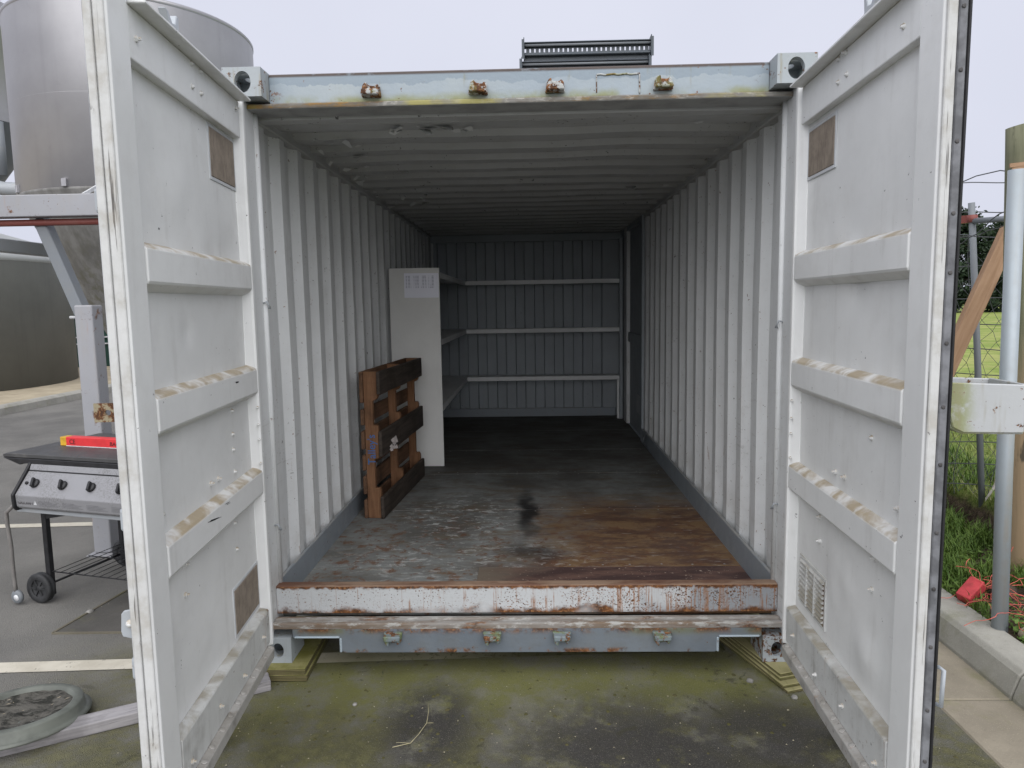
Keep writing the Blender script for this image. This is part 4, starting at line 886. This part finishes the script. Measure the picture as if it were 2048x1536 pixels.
# wire rack
wr = MB()
for v_ in (.0, .26, .52): wr.tube([(-.0,v_,.175), (.96,v_,.175)], .0035, 6)
for k in range(17): wr.tube([(.03+.056*k,-.01,.1795), (.03+.056*k,.53,.1795)], .0022, 5)
wr.build('wire_rack', M['bbq_black'], bq)
# wheels
def wheel(u_, v_):
    c = (u_, v_, .088)
    ty = MB().lathe([(.050,-.020), (.060,-.024), (.080,-.024), (.087,-.016), (.087,-.006), (.083,.0), (.087,.006), (.087,.016), (.080,.024), (.060,.024), (.050,.020)], 40, c, 'y').build('wheel', M['wheel'], bq)
    h = MB().lathe([(0,-.016), (.014,-.018), (.018,-.012), (.052,-.012), (.055,-.018), (.058,-.016), (.058,.016), (0,.016)], 32, c, 'y')
    for k in range(6):
        a = 2*math.pi*k/6; h.bar((c[0]+math.cos(a)*.016, c[1]-.015, c[2]+math.sin(a)*.016), (c[0]+math.cos(a)*.052, c[1]-.015, c[2]+math.sin(a)*.052), .008, .008, (0,1,0))
    h.build('hub', M['wheel'], ty)
wheel(-.035,-.036); wheel(-.035,.565)
MB().tube([(-.035,-.045,.088), (-.035,.57,.088)], .007, 8).build('axle', M['bbq_black'], bq)
hpz = [(-.03,-.10,.60), (-.085,-.11,.590), (-.148,-.11,.545), (-.152,-.108,.48), (-.150,-.10,.35), (-.152,-.10,.22), (-.150,-.10,.12), (-.146,-.10,.075)]
MB().tube(hpz, .0105, 10).build('gas_hose', M['hose'], bq)
rg = MB().lathe([(0,-.012), (.030,-.012), (.038,-.006), (.040,.002), (.038,.010), (0,.012)], 24, (-.140,-.10,.048), 'y').build('regulator', M['oldpipe'], bq, label='grey gas regulator disc on the hose end')
MB().lathe([(0,-.0135), (.018,-.0135), (.018,-.0121), (0,-.0121)], 20, (-.134,-.10,.046), 'y').build('regulator_plate', M['white'], rg)
# red carton on the hood
rbx = thing('red_carton', 'long red cardboard box with yellow end lying on the barbecue', 'box', (-2.765,1.06,GZ+.8685), (0,0,R_(-15)))
MB().box(.045, .95, 0, .055, 0, .054).build('carton_body', M['redbox'], rbx, bevel=.003); MB().box(0, .0445, .0005, .0545, .0004, .0535).build('carton_end', M['yellow'], rbx, bevel=.003)
MB().box(.046, .949, -.0006, -.0001, .0, .004).build('carton_underside', M['white'], rbx)
t = text_mesh('CE', .040, .0003, 0, .95); put(link('ce_mark', t, M['ink'], rbx), (.072,-.0012,.014), (R_(90),0,0))
t = text_mesh('BACCHETTE', .032, .0003, .15, 1.1); put(link('carton_name', t, M['ink'], rbx), (.37,-.0012,.014), (R_(90),0,0))

# ================================================================== TANKS AND FRAME
SC = (-3.25, 3.15)
si = thing('hopper_silo', 'grey steel hopper silo with cone bottom held by the pale rusty frame', 'silo', (SC[0], SC[1], 0))
SR = .93
MB().lathe([(SR-.01,2.49), (SR,2.50), (SR,3.87)], 96).build('shell', M['silo'], si)
MB().lathe([(SR+.001,3.85), (SR+.005,3.856), (SR+.006,3.872), (SR-.006,3.884), (.5,4.02), (.12,4.06), (.0,4.06)], 96).build('lid', M['silo'], si)
MB().lathe([(SR-.004,2.515), (SR+.004,2.505), (SR+.003,2.49), (.33,1.30), (.16,.98), (.16,.70), (.0,.70)], 96).build('hopper_cone', M['cone'], si)
sm = MB()
for k in range(4):
    a = R_(-62+90*k); sm.tube([((SR+.0005)*math.cos(a), (SR+.0005)*math.sin(a), 2.52), ((SR+.0005)*math.cos(a), (SR+.0005)*math.sin(a), 3.74)], .0022, 5)
for z_ in (3.18,):
    sm.lathe([(SR-.001,z_-.003), (SR+.0016,z_), (SR-.001,z_+.003)], 96)
sm.build('weld_seam', M['silo'], si)
for k in range(10):
    a = 2*math.pi*k/10+.2; MB().box(-.02,.02,-.012,.012,-.03,.03).map(lambda x, y, z: ((SR+.008+y)*math.cos(a)-x*math.sin(a), (SR+.008+y)*math.sin(a)+x*math.cos(a), 2.54+z)).build('lug', M['silo'], si, bevel=.003)
fr = thing('steel_frame', 'pale lilac painted steel support frame with rust stains at its joints', 'frame', (-3.25, 3.15, GZ))
fo = fr.location
def F(b, name, mat, **k): return b.map(lambda x, y, z: (x-fo.x, y-fo.y, z-fo.z)).build(name, mat, fr, **k)
for x in (-2.905,-4.15):
    for y in (1.60, 4.70):
        F(MB().box(x-.061, x+.061, y, y+.12, GZ+.013, 1.64), 'post', M['lilac'], bevel=.010, seg=2)
        F(MB().box(x-.085, x+.085, y-.05, y+.16, GZ, GZ+.012), 'foot_plate', M['lilac'], bevel=.002)
    sg = 1 if x > -3.25 else -1
    F(MB().bar((x-sg*.035, 1.66, 1.58), (x-sg*.305, 1.72, 2.215), .075, .09, (0,1,0)), 'brace', M['oldpipe'], bevel=.006)
for y in (1.585, 4.70): F(MB().box(-4.6, -1.95, y, y+.10, 2.215, 2.355), 'beam', M['lilac'], bevel=.006, seg=2)
for x in (-4.35,-2.2): F(MB().box(x-.05, x+.05, 1.70, 4.69, 2.10, 2.21), 'cross_beam', M['galv'], bevel=.006)
F(MB().tube([(-4.6,1.66,2.185), (-1.95,1.66,2.185)], .022, 10), 'pipe', M['redpipe'])
br = MB(); 
for x in (-2.865,-2.765): br.bar((x,1.64,2.355), (x+.018,1.86,2.47), .012, .022)
F(br, 'bracket', M['white']); F(MB().tube([(-2.87,1.80,2.43), (-2.87,1.80,2.475), (-2.73,1.80,2.475), (-2.73,1.80,2.43)], .006, 6), 'bracket_loop', M['white'])
F(MB().tube([(-2.966,1.64,1.56), (-3.02,1.64,1.56)], .010, 8), 'bolt', M['white'])
# second silo further off
s2 = thing('hopper_silo', 'pale steel silo beyond the frame, its shade-darkened cone mostly out of view', 'silo', (-7.38, 6.2, GZ))
MB().lathe([(.0,5.9), (.9,5.5), (.985,5.18), (.99,5.15), (.975,5.13), (.975,4.02)], 64).build('shell', M['silo'], s2)
MB().lathe([(.972,4.02), (.90,3.95), (.30,3.05), (.10,2.9), (.10,2.4), (0,2.4)], 48).build('hopper_cone', M['oldpipe'], s2)  # darker material puts the underside shade into the cone's colour
MB().tube([(.90,-.35,4.0), (.90,-.35,3.35)], .055, 12).build('downpipe', M['oldpipe'], s2)
MB().tube([(-.3,-.5,3.25), (.55,-.45,3.28), (.95,-.40,3.18), (1.6,-.35,3.15)], .085, 12).build('pipe', M['galv'], s2)
for x, y in ((-.75,-.6), (-.75,.6), (.30,-.8)): MB().box(x-.06, x+.06, y-.06, y+.06, 0, 4.0).build('leg', M['galv'], s2)
# big olive tank on the path
ot = thing('water_tank', 'big olive water tank with pale domed lid standing on the concrete path', 'tank', (-13.08, 11.63, .07))
MB().lathe([(0,0), (3.0,0), (3.0,2.58)], 96).build('tank_wall', M['greentank'], ot)
MB().lathe([(3.002,2.55), (3.03,2.60), (2.95,2.68), (2.4,3.05), (1.2,3.42), (.0,3.5)], 96).build('dome', M['greendome'], ot)
a = math.radians(-42); sq = MB().box(-.05,.05,-.004,.004,-.04,.04).build('label_sticker', M['white'], ot); put(sq, (3.004*math.cos(a), 3.004*math.sin(a), 1.42), (0,0,a+R_(90)))
MB().box(.02,.5,-2.66,-2.62,2.62,2.64).build('lid_rib', M['greendome'], ot)
# dark green bin on the path
gb = thing('green_bin', 'dark green steel bin with white rails far behind the silo', 'bin', (-11.9, 16.9, .07), (0,0,R_(20)))
MB().prism([(-1.5,0), (1.5,0), (1.55,1.75), (-1.55,1.75)], lambda p, t: (p[0], t, p[1]), -.6, .6).build('body', M['greenbox'], gb, bevel=.02)
for z in (.62,.80,1.35): MB().box(-1.5,1.5,-.66,-.61,z,z+.035).build('rail', M['white'], gb)

# ================================================================== FENCE, POSTS, VEGETATION BEYOND THE KERB
wp = thing('wooden_post', 'thick round mossy timber strainer post in the bank behind the kerb', 'post', (2.665,.74,.0), (0, R_(-2.9), 0))
pr = MB(); n_ = 16; vs = []
for j in range(19):
    z = -.1+2.56*j/18
    for k in range(n_):
        a = 2*math.pi*k/n_; r = .084-.006*j/18+.004*mnoise.noise(Vector((math.cos(a)*2, math.sin(a)*2, z*1.5))); vs.append((r*math.cos(a), r*math.sin(a), z+(.012*math.cos(a) if j == 18 else 0)))
pr.add(vs, [(j*n_+k, j*n_+(k+1) % n_, (j+1)*n_+(k+1) % n_, (j+1)*n_+k) for j in range(18) for k in range(n_)], True); pr.f.append(tuple(18*n_+k for k in range(n_))); pr.s.append(False)
pr.build('log', M['post'], wp)
sp = MB()
for k in range(9):
    z = 2.13+.02*k*.6; sp.bar((-.075-.012*(k % 3), -.05, z+.03), (.03,-.088-.004*(k % 2), z-.05+.01*k), .016, .02)
sp.build('splintered_wood', M['freshwood'], wp)
gp = MB().tube([(2.200,.17,-.05), (2.175,.172,.8), (2.150,.175,2.14)], .0335, 20).build('galvanised_pipe', M['galvpipe']); tag(gp, 'bright galvanised steel pipe standing just behind the kerb', 'pipe')
lp = thing('leaning_pipe', 'dull grey leaning fence pipe with a rusty rail end on the paddock edge', 'post', (2.875,1.4,.30))
MB().tube([(0,0,-.1), (-.085,0,.9), (-.175,0,1.86)], .0185, 14).build('pipe', M['oldpipe'], lp)
MB().bar((-.16,.0,1.765), (-.62,.9,1.79), .035, .045).build('rail', M['redpipe'], lp); MB().lathe([(.0,-.022), (.028,-.022), (.028,.022), (0,.022)], 12, (-.165,0,1.765)).build('clamp', M['redpipe'], lp)
hp2 = MB().tube([(-.165,-.015,1.750), (-.05,-.32,1.735), (-.275,-.62,1.72)][:2], .017, 12).build('top_rail', M['oldpipe'], lp)
bt = MB().box(0,2.0,-.024,.024,-.048,.048).build('timber_brace', M['freshwood'], None, bevel=.004, seg=2)
pa, pb = Vector((2.065,1.2,.13)), Vector((2.770,1.2,1.885)); bt.location = pa
dv = (pb-pa).normalized(); bt.rotation_euler = dv.to_track_quat('X','Z').to_euler()
tag(bt, 'fresh brown timber brace propped diagonally against the fence', 'timber')
# netting
fn_ = thing('wire_fence', 'slack rusty wire netting fence strung between the posts on the bank', 'fence', (2.15,1.93,.2))
fo2 = Vector((2.15,1.93,.2)); fd = Vector((.80,-.59,0)).normalized(); fln = 1.75; rw = random.Random(31)
def FP(s_, z, k=0): 
    sag = .030*mnoise.noise(Vector((s_*1.3, z*1.7, 9)))+.02*mnoise.noise(Vector((s_*3.5, z*3, 2)))
    return fd*s_ + Vector((.05*mnoise.noise(Vector((s_*1.1, z*1.3, k))), 0, z-.2+sag))
for z in (.42,.55,.68,.82,.97,1.12,1.28,1.44,1.60,1.78,1.95,2.10,2.28):
    MB().tube([FP(-.1+(fln+.1)*i/40, z+.05*(i/40-.5)+.012*math.sin(i*.2+z*5)) for i in range(41)], .0032, 5).build('line_wire', M['wire'], fn_)
nt = MB()
for k in range(10):
    s0 = k*.20+rw.uniform(-.03,.03); nt.tube([FP(s0+.05*math.sin(i*.6+k), .34+1.62*i/12) for i in range(13)], .0020, 4, False)
for k in range(-14, 32):
    for dr_ in (1,-1):
        pts = []
        for i in range(23):
            z = .36+1.5*i/22; s0 = k*.085+dr_*(z-.36)*.62
            if -.1 < s0 < fln: pts.append(FP(s0+.012*math.sin(i*2.2), z, 0))
        if len(pts) > 1: nt.tube(pts, .0015, 3, False)
nt.build('netting', M['wire'], fn_, kind='stuff')
for pts in ([(2.62,.60,2.235), (2.55,1.0,2.27), (2.42,1.5,2.18), (2.30,2.1,2.12)], [(2.62,.66,2.05), (2.50,1.0,1.93), (2.36,1.5,1.96), (2.35,2.4,1.80)], [(2.55,.62,1.93), (2.62,.95,2.06), (2.60,1.3,1.92), (2.40,1.9,1.78)], [(2.60,.70,2.30), (2.57,.78,2.05), (2.60,.80,1.8), (2.585,.82,1.5)]):
    p_ = [Vector(p)-fo2 for p in pts]; out = []
    for i in range(len(p_)-1):
        for j in range(6): out.append(p_[i].lerp(p_[i+1], j/6)+Vector((0, 0, .012*math.sin(i*6+j*1.3))))
    MB().tube(out+[p_[-1]], .0032, 5).build('loose_wire', M['wire'], fn_)
# red marker block with tangled string, ribbon
rb = MB().box(-.065,.065,-.036,.036,-.030,.030).build('marker_block', M['pink'], None, bevel=.006, seg=2); put(rb, (2.245,.47,.125), (R_(10), R_(-34), R_(24))); tag(rb, 'red painted wooden marker block on the grassy bank behind the kerb', 'block')
st_ = MB(); rg_ = random.Random(17)
for k in range(26):
    p = Vector((2.30+rg_.uniform(-.06,.12), .30+rg_.uniform(-.22,.22), .10+rg_.uniform(-.02,.10))); pts = [p.copy()]; d = Vector((rg_.uniform(-1,1), rg_.uniform(-1,1), rg_.uniform(-.2,.5)))
    for i in range(12):
        d += Vector((rg_.uniform(-.7,.7), rg_.uniform(-.7,.7), rg_.uniform(-.45,.35))); p = p+d.normalized()*.028; p.z = max(p.z, bank_h(p.x, p.y)+.008) if p.x > 2.19 else max(p.z, .085); pts.append(p.copy())
    st_.tube(pts, .0016, 4, False)
st_ = st_.build('tangled_string', M['string']); tag(st_, 'tangle of pink builder string draped round the galvanised pipe foot', 'string')
rbn = MB(); 
for k in range(3):
    p = [Vector((2.86+.02*k, 1.36, .34+.03*k)), Vector((2.90,1.33,.44+.02*k)), Vector((2.97+.02*k,1.32,.50)), Vector((3.0,1.33,.43-.03*k))]; s_ = Vector((0,0,.013))
    for i in range(3): rbn.add([p[i]-s_, p[i+1]-s_*1.1, p[i+1]+s_, p[i]+s_], [(0,1,2,3)])
rbn = rbn.build('marker_ribbon', M['ribbon']); tag(rbn, 'scrap of pale marker ribbon tied at the leaning pipe foot', 'ribbon')
for i, (x, y, r, l) in enumerate(((2.30,.10,.055,'tan stone behind the kerb by the string tangle'), (2.44,.52,.07,'dark earth clod at the foot of the timber post'), (2.62,.42,.10,'largest brown earth clod on the bank beside the timber post'))):
    o = link('stone', pebble(rs, r), M['path'] if i == 0 else M['soilclod'] if 'soilclod' in M else M['bark']); put(o, (x, y, bank_h(x, y)+r*.3)); tag(o, l, 'stone' if i == 0 else 'clod')
# grass
def blades(name, mat, n, area, hmin, hmax, wd, rng, dens=None):
    b = MB(); vs, fs = [], []
    for k in range(n):
        x, y = area(rng)
        if x is None: continue
        z = bank_h(x, y) if x < 5.9 and y < 7.1 else .35
        if dens and not dens(x, y, z, rng): continue
        h = rng.uniform(hmin, hmax); a = rng.uniform(0, 6.283); ln = rng.uniform(.2,1.1)*h; dx, dy = math.cos(a)*ln, math.sin(a)*ln; sx, sy = -math.sin(a)*wd/2, math.cos(a)*wd/2
        i = len(vs); vs += [(x-sx, y-sy, z-.01), (x+sx, y+sy, z-.01), (x+dx*.4+sx*.8, y+dy*.4+sy*.8, z+h*.62), (x+dx*.4-sx*.8, y+dy*.4-sy*.8, z+h*.62), (x+dx, y+dy, z+h*.9)]
        fs += [(i, i+1, i+2, i+3), (i+3, i+2, i+4)]
    b.v, b.f, b.s = vs, fs, [True]*len(fs)
    me = bpy.data.meshes.new(name); me.from_pydata(vs, [], fs); me.polygons.foreach_set('use_smooth', [True]*len(fs)); return link(name, me, mat, kind='stuff')
rq = random.Random(77)
def clump(x, y): return mnoise.noise(Vector((x*4, y*4, 12)))
blades('lush_grass', M['blade'], 16000, lambda r: (r.uniform(2.2,2.85), r.uniform(-.2,3.2)), .04, .15, .0055, rq, lambda x, y, z, r: (clump(x, y) > -.25+.5*(y < .55)) and not (.14 < z < .30))
blades('turf', M['blade2'], 30000, lambda r: (2.72+r.random()**1.7*4.5, .2+r.random()**1.4*8), .012, .050, .005, rq, lambda x, y, z, r: z > .30)
blades('turf', M['blade'], 9000, lambda r: (r.uniform(2.68,3.4), r.uniform(.2,3.5)), .05, .14, .005, rq, lambda x, y, z, r: z > .30 and clump(x, y) > -.1)
wd = random.Random(41); vs, fs = [], []
for k in range(5200):
    x, y = wd.uniform(2.2,2.78), wd.uniform(-.1,2.8)
    if mnoise.noise(Vector((x*5, y*5, 30))) < -.05 and wd.random() < .8: continue
    p = Vector((x, y, bank_h(x, y)+wd.uniform(.005,.07))); d = Vector((wd.gauss(0,1), wd.gauss(0,1), wd.gauss(.3,.5))).normalized(); q = d.orthogonal().normalized(); l_ = wd.uniform(.006,.018); w_ = l_*wd.uniform(.35,.6)
    i = len(vs); vs += [p-d*l_, p-d*l_*.2+q*w_, p+d*l_, p-d*l_*.2-q*w_]; fs.append((i, i+1, i+2, i+3))
me = bpy.data.meshes.new('weeds'); me.from_pydata(vs, [], fs); link('weeds', me, M['blade'], kind='stuff')
dead = []; dv_, df_ = [], []
for k in range(700):
    x, y = wd.uniform(2.2,3.3), wd.uniform(-.2,3); z = bank_h(x, y); h = wd.uniform(.02,.12); a = wd.uniform(0,6.28); l_ = wd.uniform(.03,.14); i = len(dv_); sx_, sy_ = -math.sin(a)*.0016, math.cos(a)*.0016
    dv_ += [(x-sx_, y-sy_, z), (x+sx_, y+sy_, z), (x+math.cos(a)*l_, y+math.sin(a)*l_, z+h)]; df_.append((i, i+1, i+2))
me = bpy.data.meshes.new('dead_stems'); me.from_pydata(dv_, [], df_); link('dead_stems', me, M['twig'], kind='stuff')
# trees
def tree(loc, H, Wd, seed, label, gap=None):
    t = thing('evergreen_tree', label, 'tree', loc, group='trees across the paddock'); rng = random.Random(seed)
    b = MB(); b.tube([(0,0,0), (.1,0,H*.3), (.0,.1,H*.6), (.05,0,H*.92)], [.32,.24,.14,.04], 9)
    for k in range(16):
        z = H*rng.uniform(.15,.8); a = rng.uniform(0,6.28); l_ = Wd*.5*rng.uniform(.5,.9)*(1-.55*z/H); b.tube([(0,0,z), (math.cos(a)*l_*.5, math.sin(a)*l_*.5, z+l_*.25), (math.cos(a)*l_, math.sin(a)*l_, z+l_*.3)], [.08,.05,.015], 5)
    b.build('trunk', M['bark'], t)
    vs, fs = [], []
    for c in range(330):
        z = H*(rng.random()**.85)*.97+.1; a = rng.uniform(0,6.28); prof = (1-(z/H)**2.2)*.9+.14
        rr = Wd*.5*prof*math.sqrt(rng.uniform(.25,1))*(1+.22*math.sin(a*3+seed)); cx, cy_ = rr*math.cos(a), rr*math.sin(a)
        if gap and abs(cx-gap[0]) < gap[2]*.55 and abs(z-gap[1]) < gap[2]: continue
        cr = rng.uniform(.28,.62)*Wd/6
        for k in range(62):
            v = Vector((rng.gauss(0,1), rng.gauss(0,1), rng.gauss(0,.75)))*cr*.55; p = Vector((cx, cy_, z))+v
            if p.z < .05: continue
            d = Vector((rng.gauss(0,1), rng.gauss(0,1), rng.gauss(.3,.7))).normalized(); s_ = d.orthogonal().normalized(); s_.rotate(Matrix.Rotation(rng.uniform(0,6.28), 3, d)); l_ = rng.uniform(.11,.26); w_ = l_*.42
            i = len(vs); vs += [p-d*l_, p+s_*w_, p+d*l_, p-s_*w_]; fs.append((i, i+1, i+2, i+3))
    me = bpy.data.meshes.new('crown'); me.from_pydata(vs, [], fs); link('crown', me, M['leaf'], t)
tree((34.6,57.0,.35), 8.2, 8.5, 5, 'dark evergreen tree with the tallest crown across the paddock')
tree((38.8,56.0,.35), 7.4, 7.0, 11, 'dark evergreen tree with sky showing through its crown across the paddock', (-1.2,4.6,.55))
tree((30.2,59.0,.35), 7.0, 7.5, 23, 'broad low dark evergreen tree beside the tallest one across the paddock')

# curls of paint hanging from the ceiling
pf = MB(); rc = random.Random(6)
for k in range(70):
    if k < 42: x = -1.14+abs(rc.gauss(0,.22)); y = rc.uniform(.35,3.2)
    elif k < 54: x = 1.13-abs(rc.gauss(0,.25)); y = rc.uniform(.4,3)
    else: x = -.42+rc.gauss(0,.10); y = .50+rc.gauss(0,.03)
    l_ = rc.uniform(.012,.045); a = rc.uniform(0,6.28); d = Vector((math.cos(a), math.sin(a), 0)); e = Vector((-d.y, d.x, 0)); p = Vector((x, y, 2.447)); w_ = l_*rc.uniform(.4,1.1); dz = rc.uniform(.1,.7)*l_
    pf.add([p-e*w_, p+e*w_, p+d*l_+e*w_*.8-Vector((0,0,dz)), p+d*l_*1.1-e*w_*.3-Vector((0,0,dz*1.3)), p+d*l_*.5-e*w_-Vector((0,0,dz*.3))], [(0,1,2,3,4)])
pf.build('paint_flakes', M['inner'], ct, kind='stuff')
pk = MB()
for k in range(46):
    x = (-1.12+abs(rc.gauss(0,.25))) if k < 30 else rc.uniform(-1,1.1); y = rc.uniform(.35,3.4); p = Vector((x, y, 2.4465)); n_ = 7; r = rc.uniform(.006,.026)
    vs = [p+Vector((math.cos(6.28*i/n_)*r*rc.uniform(.6,2.2), math.sin(6.28*i/n_)*r*rc.uniform(.4,1), 0)) for i in range(n_)]; pk.add(vs, [tuple(range(n_))])
